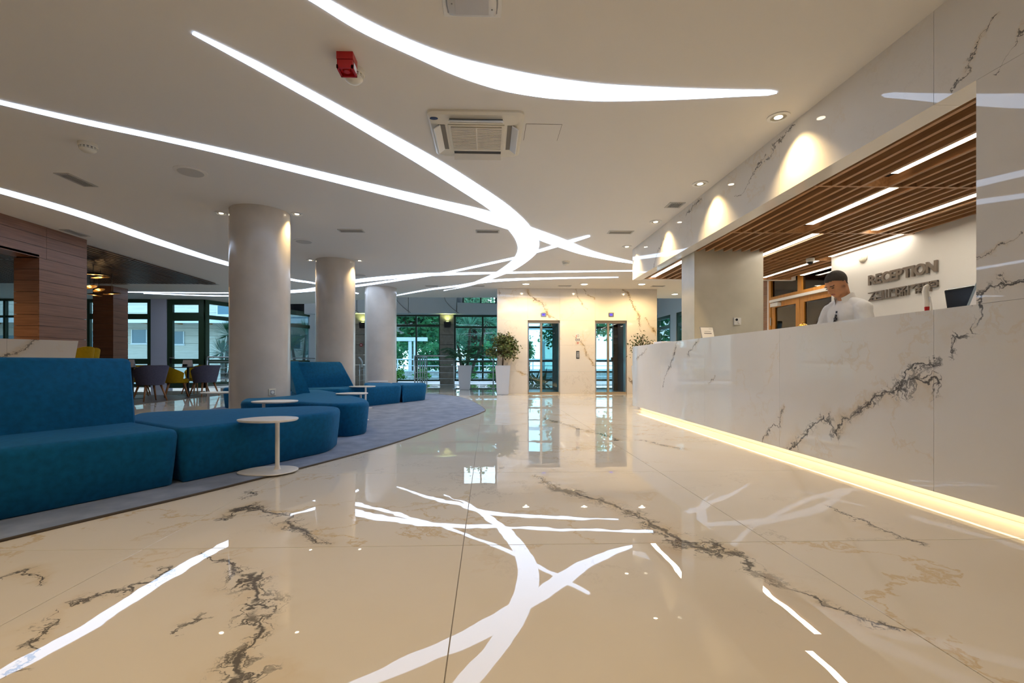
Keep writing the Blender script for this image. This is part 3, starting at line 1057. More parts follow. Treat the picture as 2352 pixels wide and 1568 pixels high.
strip('wide crescent light strip crossing the top of the picture',
      [(590, -95), (757, 0), (850, 50), (960, 99.4), (1057, 133), (1154, 157), (1251, 175.8), (1320, 186), (1400, 194.4), (1562, 202.5), (1700, 206), (1770, 206.8), (1784, 210)],
      [(560, -88), (712, 0), (830, 72), (960, 133), (1057, 176), (1154, 206.5), (1251, 223), (1320, 228), (1400, 231), (1562, 227), (1700, 220), (1770, 217), (1784, 213)])
strip('long trunk light strip sweeping from upper left and curling back by the lifts',
      [(446, 72), (600, 146), (700, 199.7), (812, 260), (960, 340.6), (1029, 380), (1100, 425), (1160, 466), (1200, 500), (1218, 520.6), (1237, 551), (1236, 572), (1229, 584), (1205, 604), (1176, 622), (1156, 630), (1110, 647), (1061, 660), (1020, 666)],
      [(442, 77), (600, 164), (700, 220.7), (769, 260), (960, 374.5), (1040, 425), (1110, 470), (1133, 488), (1152, 507), (1166, 524.4), (1183, 547), (1190, 570), (1183, 589.5), (1168, 605), (1141, 624), (1126, 631.6), (1072, 654.5), (1045, 662), (1019, 667.5)], 0.001)
strip('straight light strip joining the trunk strip from the left',
      [(-160, 191), (0, 230), (190, 272.9), (381, 313.3), (560, 352), (850, 421), (1000, 456), (1133, 488), (1190, 520)],
      [(-160, 199), (0, 238), (190, 283), (381, 323.6), (560, 365), (850, 438), (1053, 490), (1110, 508), (1168, 526)], 0.002)
strip('lowest light strip on the left passing behind two columns',
      [(-140, 396), (0, 431.4), (190, 486.7), (381, 554.5), (522, 601), (667, 639), (724, 649), (824, 673)],
      [(-140, 406), (0, 442.6), (190, 499.8), (352, 557.5), (522, 609), (667, 643), (724, 651.5), (822, 674.5)], 0.003)
strip('thin far light strip running right to the marble bulkhead',
      *cen([(286, 670, 2.2), (523, 672.2, 2.4), (667, 667.5, 3.2), (724, 662, 5.5), (816, 645, 8), (957, 631.5, 7.5), (1011, 629, 6.5), (1176, 625.5, 4.2), (1320, 623, 3.2), (1500, 620.5, 2.4)]), 0.004)
strip('thin far light strip climbing to the bend of the trunk strip',
      *cen([(330, 673, 1.6), (523, 679, 2.4), (667, 671, 2.6), (724, 666, 4), (816, 656.5, 4.5), (957, 636, 4), (1038, 623, 4.2), (1195, 589, 5)]), 0.005)
strip('farthest light strip crossing near the lift wall',
      *cen([(911, 677.8, 2), (984, 664.5, 3.4), (1053, 656, 4.2), (1110, 646.5, 5.5), (1176, 641.5, 5), (1290, 638, 3.2), (1420, 636, 1.6)]), 0.006)
strip('branching light strip running from the trunk toward the bulkhead end',
      [(1205, 512), (1218, 520.6), (1290, 547), (1367, 578), (1452, 600), (1500, 609)],
      [(1225, 540), (1237, 549), (1290, 568.4), (1340, 583.7), (1405, 597), (1452, 603.6), (1500, 611)], 0.007)
strip('short slim light strip crossing the branching strip',
      [(1225, 577), (1237, 573.4), (1302, 553), (1348, 540.5), (1354, 540.6)],
      [(1225, 582), (1233, 579), (1306, 558), (1350, 543.6), (1355, 541.6)], 0.008)


def spot(parent, loc, energy, size=1.3, blend=0.6, col=WARM, rot=(0, 0, 0), soft=0.03):
    d = bpy.data.lights.new('lamp_beam', 'SPOT')
    d.energy = energy * SPOT_K
    d.color = col
    d.spot_size = size
    d.spot_blend = blend
    d.shadow_soft_size = soft
    o = link('lamp_beam', d, parent)
    o.location = Vector(loc) - root_off(parent)
    o.rotation_euler = rot
    return o


M_refl = plain('lamp_reflector', (0.42, 0.38, 0.30), 0.35, metal=0.6)


def downlight(x, y, label, energy, group, r=0.075, z=CH, size=1.5, blend=0.7, tilt=(0, 0, 0), bulb=None, col=WARM, recess=False):
    t = thing('downlight', label, 'downlight', (x, y, z), group=group)
    part('trim_ring', MB().lathe([(r * 0.8, -0.001), (r * 0.8, -0.012), (r * 1.12, -0.008), (r * 1.12, -0.001)], (x, y, z), 28, False), M_wplast, t, 0.6)
    k = 0.42 if recess else 0.8
    if recess:
        part('reflector', MB().lathe([(r * 0.8, -0.0012), (r * 0.79, -0.005)], (x, y, z), 24), M_refl, t)
    part('lens', MB().lathe([(r * k, -0.0015), (r * k * 0.97, -0.007)], (x, y, z), 24), bulb or M_bulb, t)
    spot(t, (x, y, z - 0.03), energy, size, blend, col, tilt)
    return t


ordn = ['nearest', 'second nearest', 'third', 'farthest']
for k, (u, v) in enumerate(((1788, 268), (1608, 421.5), (1506, 509), (1440, 566))):
    p = cl(u, v)
    downlight(p.x, p.y, ordn[k] + ' downlight of the row washing the marble bulkhead', 85, 'downlights along the bulkhead', 0.08, size=1.75, blend=1.0, tilt=(0, -0.10, 0), recess=True)
for u, v, lab in ((508, 489, 'downlight just left of the nearest column top'), (682, 491, 'downlight just right of the nearest column top'),
                  (713, 597, 'downlight just left of the middle column top'), (826, 598, 'downlight just right of the middle column top')):
    p = cl(u, v)
    downlight(p.x, p.y, lab, 62, 'downlights at the columns', 0.07, size=1.7, blend=0.8, recess=True)
for u, v, lab in ((1208, 651.5, 'leftmost of three downlights before the lift wall'), (1342, 652, 'middle of three downlights before the lift wall'),
                  (1474, 652, 'rightmost of three downlights before the lift wall'), (1550, 675, 'lone downlight in the passage right of the lifts')):
    p = cl(u, v)
    downlight(p.x, p.y, lab, 84, 'downlights before the lifts', 0.11, size=2.95, blend=0.6)
# unseen downlights added above and behind the viewer as warm fill
for k, (x, y) in enumerate(((-1.3, 1.1), (-2.6, 0.2), (0.9, 0.6), (-4.6, 1.4), (-1.2, -1.6), (1.2, -1.8), (-5.4, 2.9))):
    downlight(x, y, 'added warm fill downlight overhead near the viewer', 50, 'added fill downlights above the viewer', 0.09, size=2.2, blend=0.9)

downlight(-8.3, 6.0, 'warm downlight inside the bar behind the portal', 200, 'bar downlights', 0.08, size=2.4, blend=0.9, z=CH - 0.034)

# ---- linear lamps between the reception slats
lnm = ['closest to the marble pier', 'second row, above the desk', 'second row, toward the back wall', 'beside the plaster pillar top',
       'along the lettered wall', 'farthest row right of the pillar', 'over the honey wood doors', 'left of the plaster pillar, over the desk end']
for (x, y0, y1), nm in zip(LINES, lnm):
    t = thing('linear_lamp', 'linear ceiling lamp among the oak slats, ' + nm, 'lamp', (x, (y0 + y1) / 2, BZ + 0.03), group='linear lamps among the slats')
    part('diffuser', MB().box(x - 0.046, x + 0.046, y0, y1, BZ + 0.022, BZ + 0.05), M_led, t)
    part('housing', MB().box(x - 0.047, x - 0.046, y0, y1, BZ + 0.02, BZ + 0.09).box(x + 0.046, x + 0.047, y0, y1, BZ + 0.02, BZ + 0.09), M_slat, t)

# ---- ceiling devices
def ring_dev(u, v, name, label, cat, build, group=None):
    p = cl(u, v)
    t = thing(name, label, cat, (p.x, p.y, CH), group=group)
    build(t, p.x, p.y)
    return t


def detector(t, x, y):
    part('base', MB().lathe([(0.078, 0), (0.078, -0.03), (0.072, -0.036)], (x, y, CH), 28), M_iplast, t, 0.5)
    part('slot_ring', MB().lathe([(0.062, -0.034), (0.060, -0.058)], (x, y, CH), 28), M_ventd, t)
    for k in range(14):
        a = k * math.pi / 7
        part('vent_fin', MB().box(-0.006, 0.006, 0.058, 0.069, -0.060, -0.034), M_iplast, t, local=True).rotation_euler = (0, 0, a)
    part('louvre_ring', MB().lathe([(0.058, -0.044), (0.068, -0.045), (0.068, -0.049), (0.058, -0.050)], (x, y, CH), 28), M_iplast, t, 0.5)
    part('cap', MB().lathe([(0.068, -0.056), (0.066, -0.062), (0.050, -0.080), (0.028, -0.088), (0.004, -0.089)], (x, y, CH), 28), M_iplast, t, 0.7)


ring_dev(202, 330, 'smoke_detector', 'ivory smoke detector on the left part of the ceiling', 'detector', detector, 'smoke detectors')
ring_dev(812, 162, 'smoke_detector', 'ivory smoke detector beside the red alarm box', 'detector', detector, 'smoke detectors')
ring_dev(1300, 600, 'smoke_detector', 'small far smoke detector left of the bulkhead end', 'detector', detector, 'smoke detectors')
p = cl(797, 130)
t = thing('fire_alarm', 'red square fire alarm sounder on the ceiling', 'alarm', (p.x, p.y, CH))
w = 0.056
part('body', MB().box(p.x - w, p.x + w, p.y - w, p.y + w, CH - 0.05, CH).box(p.x - w + 0.003, p.x + w - 0.003, p.y - w + 0.003, p.y + w - 0.003, CH - 0.09, CH - 0.053), M_red, t)
part('rim', MB().box(p.x - w, p.x + w, p.y - w, p.y - w + 0.012, CH - 0.112, CH - 0.09).box(p.x - w, p.x + w, p.y + w - 0.012, p.y + w, CH - 0.112, CH - 0.09).box(p.x - w, p.x - w + 0.012, p.y - w, p.y + w, CH - 0.112, CH - 0.09).box(p.x + w - 0.012, p.x + w, p.y - w, p.y + w, CH - 0.112, CH - 0.09), M_red, t)
part('horn', MB().lathe([(0.022, -0.108), (0.03, -0.09)], (p.x, p.y, CH), 16), M_red, t)
part('label_plate', MB().box(p.x + w, p.x + w + 0.002, p.y - 0.03, p.y + 0.03, CH - 0.10, CH - 0.06), M_paper, t, label='white label on its side')


def speaker(t, x, y):
    part('rim', MB().lathe([(0.165, 0), (0.165, -0.006), (0.13, -0.012)], (x, y, CH), 36), M_ceil, t, 0.5)
    part('grille', MB().lathe([(0.13, -0.011), (0.125, -0.016), (0.06, -0.02), (0.004, -0.021)], (x, y, CH), 36), plain('speaker_grille', (0.52, 0.50, 0.46), 0.6), t, 0.7)


ring_dev(438, 394, 'ceiling_speaker', 'round ceiling speaker left of the nearest column', 'speaker', speaker, 'ceiling speakers')
ring_dev(698, 554, 'ceiling_speaker', 'round ceiling speaker between nearest and middle columns', 'speaker', speaker, 'ceiling speakers')
ring_dev(827, 631, 'ceiling_speaker', 'faint round ceiling speaker right of the middle column', 'speaker', speaker, 'ceiling speakers')


def vent(label, u, v, sx, sy):
    p = cl(u, v)
    t = thing('ceiling_vent', label, 'vent', (p.x, p.y, CH), group='ceiling vents')
    hx, hy, b = sx / 2, sy / 2, 0.022
    part('frame', MB().box(p.x - hx, p.x + hx, p.y - hy, p.y - hy + b, CH - 0.008, CH).box(p.x - hx, p.x + hx, p.y + hy - b, p.y + hy, CH - 0.008, CH)
         .box(p.x - hx, p.x - hx + b, p.y - hy + b, p.y + hy - b, CH - 0.008, CH).box(p.x + hx - b, p.x + hx, p.y - hy + b, p.y + hy - b, CH - 0.008, CH), M_vent, t)
    part('duct', MB().box(p.x - hx + b, p.x + hx - b, p.y - hy + b, p.y + hy - b, CH - 0.002, CH - 0.0005), M_ventd, t)
    n = max(int((min(sx, sy) - 2 * b) / 0.022), 2)
    for k in range(n):
        q = (k + 0.5) / n
        if sx > sy:
            y = p.y - hy + b + q * (sy - 2 * b)
            part('slat', MB().box(p.x - hx + b, p.x + hx - b, y - 0.003, y + 0.003, CH - 0.007, CH - 0.002), M_vent, t)
        else:
            x = p.x - hx + b + q * (sx - 2 * b)
            part('slat', MB().box(x - 0.003, x + 0.003, p.y - hy + b, p.y + hy - b, CH - 0.007, CH - 0.002), M_vent, t)


vent('slim ceiling vent below the left smoke detector', 176, 413, 0.17, 0.40)
vent('slim ceiling vent above the walnut portal', 173, 534.5, 0.17, 0.40)
vent('ceiling vent between the nearest and middle columns', 807, 529.5, 0.40, 0.17)
vent('ceiling vent left of the trunk strip bend', 1120, 531, 0.38, 0.17)
vent('ceiling vent near the marble bulkhead, beside a downlight', 1425, 533, 0.40, 0.17)
vent('square ceiling vent against the marble bulkhead', 1550, 470.5, 0.21, 0.21)
vent('far small vent left of the lift wall', 992, 656.5, 0.36, 0.15)
vent('far small vent close to the left lift wall corner', 1098, 656.5, 0.36, 0.15)
vent('far small vent above the lift call buttons', 1297, 656, 0.36, 0.15)
vent('far small vent over the right lift wall corner', 1511, 656.8, 0.36, 0.15)
vent('far small vent beyond the bar slats', 276, 652.5, 0.4, 0.15)
vent('far small vent where the bar slats end', 483, 652.5, 0.4, 0.15)

# access hatch and emergency lamp
a, b = cl(1206, 303), cl(1285, 303)
ya, yb = cl(1240, 285).y, cl(1240, 322).y
t = thing('ceiling_hatch', 'flush access hatch right of the ceiling cassette', 'hatch', ((a.x + b.x) / 2, (ya + yb) / 2, CH))
part('shadow_gap', MB().box(a.x - 0.004, b.x + 0.004, ya - 0.004, yb + 0.004, CH - 0.0012, CH), plain('hatch_gap', (0.22, 0.19, 0.16), 0.8), t)
part('plate', MB().box(a.x, b.x, ya, yb, CH - 0.003, CH - 0.0012), M_ceil, t)
y1e = cl(1085, 36).y
p = Vector((cl(1085, 20).x, y1e - 0.12, CH))
t = thing('emergency_lamp', 'white emergency lamp box at the top edge of the picture', 'lamp', (p.x, p.y, CH))
part('plate', MB().box(p.x - 0.176, p.x + 0.176, p.y - 0.12, p.y + 0.12, CH - 0.010, CH), M_wplast, t, bevel=0.003)


def ovl(k, e=0.0):
    return spline([(p.x + sx * (0.150 * k + e), p.y + sy * (0.088 * k + e)) for sx, sy in ((-0.8, -1), (0.8, -1), (1, -0.6), (1, 0.6), (0.8, 1), (-0.8, 1), (-1, 0.6), (-1, -0.6))], 4, True)


part('gasket', MB().prism(ovl(1.0), CH - 0.016, CH - 0.010), M_grey, t)
part('lens', MB().loft([[(*q, CH - 0.014) for q in ovl(0.96)], [(*q, CH - 0.030) for q in ovl(0.94)], [(*q, CH - 0.036) for q in ovl(0.88)]]), plain('lamp_lens', (0.66, 0.66, 0.66), 0.15), t, 0.6)
part('diffuser', MB().box(p.x - 0.098, p.x + 0.098, p.y - 0.06, p.y + 0.06, CH - 0.040, CH - 0.036), plain('lamp_inner', (0.52, 0.52, 0.54), 0.3), t)
for q in (-1, 1):
    part('screw', MB().lathe([(0.005, -0.038), (0.004, -0.041)], (p.x + q * 0.118, p.y + 0.02 * q, CH), 10), M_grey, t)

# ---- ceiling cassette air conditioner
xc, y0, y1 = cl(1095, 300).x, cl(1095, 254).y, cl(1095, 352).y
yc, hw = (y0 + y1) / 2, 0.415
t = thing('air_conditioner', 'ceiling cassette air conditioner with open louvres', 'air conditioner', (xc, yc, CH))
rc = 0.06


def rrect(x, y, hx, hy, r, n=5):
    out = []
    for cx, cy, a0 in ((1, 1, 0), (-1, 1, 90), (-1, -1, 180), (1, -1, 270)):
        for k in range(n + 1):
            a = math.radians(a0 + 90 * k / n)
            out.append((x + cx * (hx - r) + r * math.cos(a), y + cy * (hy - r) + r * math.sin(a)))
    return out


rings = [[(q[0], q[1], CH - z) for q in rrect(xc, yc, hw - i, hw - i, rc)] for z, i in ((0, 0), (0.018, 0), (0.034, 0.018), (0.036, 0.05))]
body = part('body', MB().loft(rings), M_iplast, t, 0.6)
part('intake_frame', MB().box(xc - 0.25, xc + 0.25, yc - 0.24, yc + 0.24, CH - 0.044, CH - 0.036), M_iplast, t, bevel=0.004)
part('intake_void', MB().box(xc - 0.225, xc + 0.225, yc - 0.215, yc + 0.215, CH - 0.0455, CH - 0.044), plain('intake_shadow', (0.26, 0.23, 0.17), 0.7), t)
for k in range(22):
    y = yc - 0.205 + k * 0.0195
    part('intake_slat', MB().box(xc - 0.225, xc + 0.225, y - 0.006, y + 0.006, CH - 0.053, CH - 0.0455), M_iplast, t)
part('intake_rib', MB().box(xc - 0.006, xc + 0.006, yc - 0.215, yc + 0.215, CH - 0.0545, CH - 0.0455), M_iplast, t)
for k in range(4):
    m = Matrix.Rotation(k * math.pi / 2, 4, 'Z')
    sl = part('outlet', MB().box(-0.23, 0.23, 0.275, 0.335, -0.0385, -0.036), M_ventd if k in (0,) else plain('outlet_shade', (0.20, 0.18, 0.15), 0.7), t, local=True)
    sl.rotation_euler = (0, 0, k * math.pi / 2)
    lv = part('louvre', MB().loft([[(-0.23, 0.315, -0.042), (0.23, 0.315, -0.042), (0.23, 0.323, -0.037), (-0.23, 0.323, -0.037)], [(-0.235, 0.368, -0.082), (0.235, 0.368, -0.082), (0.235, 0.375, -0.077), (-0.235, 0.375, -0.077)]]), M_wplast, t, local=True)
    lv.rotation_euler = (0, 0, k * math.pi / 2)
part('badge', MB().prism([(xc - 0.36 + 0.035 * math.cos(a), yc - 0.335 + 0.022 * math.sin(a)) for a in [i * math.pi / 8 for i in range(16)]], CH - 0.039, CH - 0.036), plain('badge_navy', (0.012, 0.022, 0.07), 0.3), t, label='small navy oval badge')

# ---- bar pendants: tilted saucers on black rods
M_glow = emit('pendant_glow', (1.0, 0.55, 0.14), 6.0)
def saucer(label, u, v, d, r, tilt, roll, rod=True):
    c = at(u, v, d)
    t = thing('pendant_lamp', label, 'pendant lamp', tuple(c), group='saucer pendants over the bar')
    M = Matrix.Rotation(tilt, 3, 'Y') @ Matrix.Rotation(roll, 3, 'X')

    def tr(mb):
        mb.v = [tuple(M @ Vector(q) + c) for q in mb.v]
        return mb
    part('shade', tr(MB().lathe([(0.02, 0.045), (r * 0.4, 0.036), (r * 0.85, 0.016), (r, 0.0), (r * 0.97, -0.002), (r * 0.5, 0.018)], (0, 0, 0), 28)), M_blackm, t, 0.8)
    part('gilt_inside', tr(MB().lathe([(r * 0.95, -0.003), (r * 0.6, 0.010), (0.03, 0.016)], (0, 0, 0), 28)), plain('gilt', (0.75, 0.42, 0.08), 0.3, metal=0.8), t)
    part('bulb', tr(MB().lathe([(0.03, 0.012), (0.036, 0.002), (0.02, -0.008), (0.006, -0.01)], (0, 0, 0), 16)), M_glow, t, True)
    part('rod', MB().tube([(c.x, c.y, c.z + 0.03), (c.x, c.y, CH - 0.03)], 0.006, 6), M_blackm, t)
    d_ = bpy.data.lights.new('pendant_light', 'POINT')
    d_.energy = 1.5
    d_.color = (1, 0.6, 0.25)
    d_.shadow_soft_size = 0.04
    o = link('pendant_light', d_, t)
    o.location = (0, 0, -0.07)


saucer('topmost saucer pendant beside the portal edge', 214, 630, 9.9, 0.26, 0.05, 0.12)
saucer('bright saucer pendant right of the topmost one', 231, 637, 10.4, 0.17, -0.12, 0.12)
saucer('middle saucer pendant tucked behind the portal edge', 207, 659, 10.7, 0.13, -0.35, 0.0)
saucer('middle saucer pendant tilted up to the right', 227, 666, 11.1, 0.12, -0.35, 0.0)
saucer('lowest saucer pendant reaching over the walnut block', 257, 675, 10.9, 0.17, -0.08, 0.12)
saucer('lowest saucer pendant on the left, nearly unlit', 216, 677.5, 11.4, 0.16, 0.1, 0.0)

# ---- wall uplights on the stone piers
M_up = emit('uplight_glow', (0.80, 1.0, 0.32), 5.0)
for u, v, lab in ((1028, 745, 'black box uplight on the pier left of the palm window'), (834, 747, 'black box uplight half hidden by the farthest column')):
    p = on_y(u, v, GY - 0.3)
    t = thing('wall_uplight', lab, 'wall lamp', (p.x, p.y - 0.05, p.z), group='stone pier uplights')
    w = 0.14
    part('housing', MB().loft([[(p.x - w * .85, p.y - 0.10, p.z - 0.12), (p.x + w * .85, p.y - 0.10, p.z - 0.12), (p.x + w * .85, p.y, p.z - 0.12), (p.x - w * .85, p.y, p.z - 0.12)],
                                [(p.x - w, p.y - 0.12, p.z + 0.11), (p.x + w, p.y - 0.12, p.z + 0.11), (p.x + w, p.y, p.z + 0.11), (p.x - w, p.y, p.z + 0.11)]]), M_black, t)
    part('lamp', MB().box(p.x - 0.05, p.x + 0.05, p.y - 0.07, p.y - 0.03, p.z + 0.11, p.z + 0.125), M_up, t)
    spot(t, (p.x, p.y - 0.09, p.z + 0.14), 14, 2.6, 1.0, (0.85, 1.0, 0.35), (math.pi, 0, 0))

# ================================================================== RECEPTION DESK
desk = thing('reception_desk', 'long white marble reception desk with a glowing toe recess', 'desk', (RX + 0.3, 3.5, 0))
for a, b in zip(YS[:-1], YS[1:]):
    part('marble_panel', MB().box(RX, RX + 0.05, a + 0.0012, b - 0.0012, DG, DT), slab_mat('white_marble_slab', a, b, DG, DT), desk)
part('counter_top', MB().box(RX + 0.05, RX + 0.24, -4.9, 0.78, DT - 0.04, DT).box(RX + 0.05, RX + 0.40, 0.78, 6.43, DT - 0.04, DT).box(RX + 0.05, RX + 0.175, 6.43, 6.88, DT - 0.04, DT).box(RX + 0.05, RX + 0.40, 6.88, 8.66, DT - 0.04, DT), slab_mat('white_marble_slab', 90, 91, 0, 1), desk)
part('carcass', MB().box(RX + 0.12, RX + 0.24, -4.9, 0.78, 0.001, DT - 0.04).box(RX + 0.12, RX + 0.40, 0.78, 6.43, 0.001, DT - 0.04).box(RX + 0.12, RX + 0.175, 6.43, 6.88, 0.001, DT - 0.04).box(RX + 0.12, RX + 0.40, 6.88, 8.60, 0.001, DT - 0.04), M_white, desk)
part('work_top', MB().box(RX + 0.40, RX + 0.62, 0.8, 6.2, 0.74, 0.78), M_white, desk)
part('end_panel', MB().box(RX + 0.05, RX + 0.40, 8.605, 8.66, DG, DT - 0.04), slab_mat('white_marble_slab', 90, 91, 0, 1), desk)
part('toe_light', MB().box(RX + 0.052, RX + 0.095, -4.8, 8.55, DG + 0.006, DG + 0.018), M_toe, desk, label='warm light line under the desk front')


# ================================================================== LETTERING
sign = thing('reception_sign', 'raised bronze lettering RECEPTION over a line of angular script', 'sign', (BX - 0.02, 5.8, 1.68))
R0, R1 = on_x(1999, 640, BX), on_x(2157, 640, BX)
SL = R0.y - R1.y


def text_mesh(ch, size, depth):
    cu = bpy.data.curves.new('letter', 'FONT')
    cu.body = ch
    cu.size = size
    cu.extrude = depth / 2
    cu.offset = 0.0075
    ob = bpy.data.objects.new('letter', cu)
    COL.objects.link(ob)
    bpy.context.view_layer.update()
    me = bpy.data.meshes.new_from_object(ob.evaluated_get(bpy.context.evaluated_depsgraph_get()))
    bpy.data.objects.remove(ob)
    bpy.data.curves.remove(cu)
    return me


word = 'RECEPTION'
ms = [text_mesh(c, 0.185, 0.022) for c in word]
ext = [(min(v.co.x for v in m.vertices), max(v.co.x for v in m.vertices), min(v.co.y for v in m.vertices), max(v.co.y for v in m.vertices)) for m in ms]
tot = sum(e[1] - e[0] for e in ext)
gap = (SL - tot) / (len(word) - 1)
s = 0.0
for m, e in zip(ms, ext):
    sy = 0.132 / (ext[0][3] - ext[0][2])
    for v in m.vertices:
        x, y, z = v.co
        v.co = (BX - 0.022 - z - sign.location.x, R0.y - (s + x - e[0]) - sign.location.y, 1.908 + y * sy - sign.location.z)
    m.materials.append(M_letter)
    bm = bmesh.new()
    bm.from_mesh(m)
    bmesh.ops.recalc_face_normals(bm, faces=bm.faces)
    bm.to_mesh(m)
    bm.free()
    link('letter', m, sign)
    s += e[1] - e[0] + gap
# second line: angular characters drawn as bars in a 1 x 1 cell
GL = {
    'a': [(0, 1, 1, 1), (0.85, 1, 0.05, 0), (0.05, 0, 0.95, 0.0), (0.45, 0.35, 0.95, 0.35), (0.95, 0.35, 0.95, 0), (0.45, 0.35, 0.45, 0)],
    'b': [(0, 1, 1, 1), (1, 1, 1, 0), (0.1, 0.62, 1, 0.62), (0.1, 0.62, 0.1, 0.85), (0, 0.3, 1, 0.3), (0, 0, 1, 0), (0, 0.3, 0, 0)],
    'c': [(0, 1, 0, 0), (0.5, 1, 0.5, 0), (1, 1, 1, 0), (0, 0, 1, 0)],
    'd': [(0, 1, 1, 1), (1, 1, 1, 0), (0, 0, 1, 0), (0.3, 0.55, 1, 0.55), (0, 1, 0, 0.7)],
    'e': [(0, 1, 0, 0), (0, 1, 1, 1), (0.1, 0.9, 0.5, 0.5), (0.5, 0.5, 0.95, 0.95), (0.5, 0.5, 1, 0.5), (1, 0.5, 1, 0), (0.45, 0.5, 0.45, 0), (0, 0.25, 0.45, 0.25), (0.7, 0.45, 0.7, 0)],
    'f': [(0, 1, 0, 0), (0, 1, 1, 1), (1, 1, 0.55, 0.68), (0.3, 0.72, 0.55, 0.68)],
    'g': [(0.5, 1, 0.5, 0), (0.1, 1, 0.9, 1), (0, 0.5, 1, 0.5), (0, 0.5, 0, 0), (1, 0.5, 1, 0), (0.25, 0.25, 0.75, 0.25), (0.3, 0.75, 0.7, 0.75)],
    'h': [(0, 1, 0, 0), (0, 1, 1, 1), (1, 1, 1, 0.1)],
    'i': [(0, 0.75, 0.35, 1), (0.35, 1, 1, 1), (1, 1, 1, 0.42), (0, 0.42, 1, 0.42), (0.15, 0.42, 0.15, 0), (0.3, 0.7, 0.7, 0.7)],
}
cells = [('a', 0.00, 0.115), ('b', 0.125, 0.09), ('c', 0.235, 0.10), ('d', 0.355, 0.075), ('e', 0.445, 0.12), ('f', 0.605, 0.10), ('g', 0.705, 0.085), ('h', 0.80, 0.075), ('i', 0.875, 0.095)]
for key, s0, wd in cells:
    mb = MB()
    for nb, (xa_, ya_, xb_, yb_) in enumerate(GL[key]):
        A = Vector((s0 + xa_ * wd, 1.692 + ya_ * 0.104))
        B = Vector((s0 + xb_ * wd, 1.692 + yb_ * 0.104))
        tdir = (B - A).normalized() * 0.0065
        nn = Vector((-tdir.y, tdir.x))
        q = [A - tdir + nn, A - tdir - nn, B + tdir - nn, B + tdir + nn]
        mb.loft([[(BX - 0.011, R0.y - k.x * SL / 0.97, k.y) for k in q], [(BX - 0.030 - 0.0006 * nb, R0.y - k.x * SL / 0.97, k.y) for k in q]])
    part('script_letter', mb, M_letter, sign)

# ================================================================== SOFAS
def off_poly(poly, d):
    n = len(poly)
    out = []
    area = sum(poly[i][0] * poly[(i + 1) % n][1] - poly[(i + 1) % n][0] * poly[i][1] for i in range(n))
    sg = 1 if area > 0 else -1
    for i in range(n):
        a, b, c = Vector(poly[i - 1]), Vector(poly[i]), Vector(poly[(i + 1) % n])
        t = (c - a).normalized()
        nn = Vector((t.y, -t.x)) * sg
        out.append(b + nn * d)
    return out


def round_poly(poly, r, n=4):
    out = []
    m = len(poly)
    for i in range(m):
        a, b, c = Vector(poly[i - 1]), Vector(poly[i]), Vector(poly[(i + 1) % m])
        rr = r[i] if isinstance(r, (list, tuple)) else r
        u, w = (a - b), (c - b)
        k = min(rr, u.length * 0.45, w.length * 0.45)
        p, q = b + u.normalized() * k, b + w.normalized() * k
        for j in range(n + 1):
            t = j / n
            out.append(p * (1 - t) ** 2 + b * 2 * t * (1 - t) + q * t * t)
    # resample to even spacing
    L = [0.0]
    for i in range(len(out)):
        L.append(L[-1] + (out[(i + 1) % len(out)] - out[i]).length)
    N = 72
    res, k = [], 0
    for i in range(N):
        t = L[-1] * i / N
        while L[k + 1] < t:
            k += 1
        wgt = (t - L[k]) / max(L[k + 1] - L[k], 1e-9)
        res.append(out[k % len(out)].lerp(out[(k + 1) % len(out)], wgt))
    return res


SZ = 0.395


def bench(mb, poly, r=0.12, taper=0.032, zt=SZ):
    P = round_poly(poly, r)
    rings = []
    for z, d in ((0.0135, -taper - 0.010), (0.024, -taper), (zt * 0.5, -taper * 0.4), (zt - 0.05, 0.0), (zt - 0.022, -0.006), (zt - 0.007, -0.018), (zt - 0.001, -0.034), (zt, -0.045)):
        rings.append([(q.x, q.y, z) for q in off_poly(P, d)])
    mb.loft(rings)
    return mb


def back(mb, b0, b1, t0, t1, thick, zt=0.885):
    """Leaning back rest: front foot b0-b1, front top t0-t1."""
    b0, b1, t0, t1 = map(Vector, (b0, b1, t0, t1))
    d = (b1 - b0).normalized()
    n = Vector((-d.y, d.x))
    rings = []
    for k, (z, g) in enumerate(((SZ - 0.02, 0.0), (0.55, 0.0), (zt - 0.03, 0.0), (zt - 0.008, 0.012), (zt, 0.03))):
        f = (z - SZ) / (zt - SZ)
        f = min(max(f, 0), 1)
        p, q = b0.lerp(t0, f), b1.lerp(t1, f)
        th = thick * (1 - 0.45 * f)
        c = g
        e = 0.02
        ring = [p + d * (c + e) + n * c, q - d * (c + e) + n * c, q - d * c + n * (c + e), q - d * c + n * (th - c - e), q - d * (c + e) + n * (th - c), p + d * (c + e) + n * (th - c), p + d * c + n * (th - c - e), p + d * c + n * (c + e)]
        rings.append([(v.x, v.y, z) for v in ring])
    mb.loft(rings)
    return mb


s1 = thing('sofa', 'large petrol blue sofa in the left foreground, its bench reaching the nearest side table', 'sofa', (-2.6, 3.6, 0), group='petrol blue lounge sofas')
part('seat', bench(MB(), [(-2.117, 3.271), (-2.95, 1.87), (-3.75, 2.3), (-3.0, 3.85), (-2.72, 3.70)], [0.03, 0.1, 0.1, 0.1, 0.03]), M_velvet, s1, True)
part('bench', bench(MB(), [(-2.115, 3.279), (-1.46, 4.44), (-1.53, 4.96), (-1.85, 5.12), (-2.55, 4.80), (-3.25, 4.45), (-2.98, 3.87), (-2.715, 3.706)], [0.03, 0.16, 0.2, 0.2, 0.3, 0.2, 0.1, 0.03]), M_velvet, s1, True)
part('backrest', back(MB(), (-3.43, 2.16), (-2.716, 3.70), (-3.53, 2.21), (-2.83, 3.80), 0.30), M_velvet, s1, 0.7)

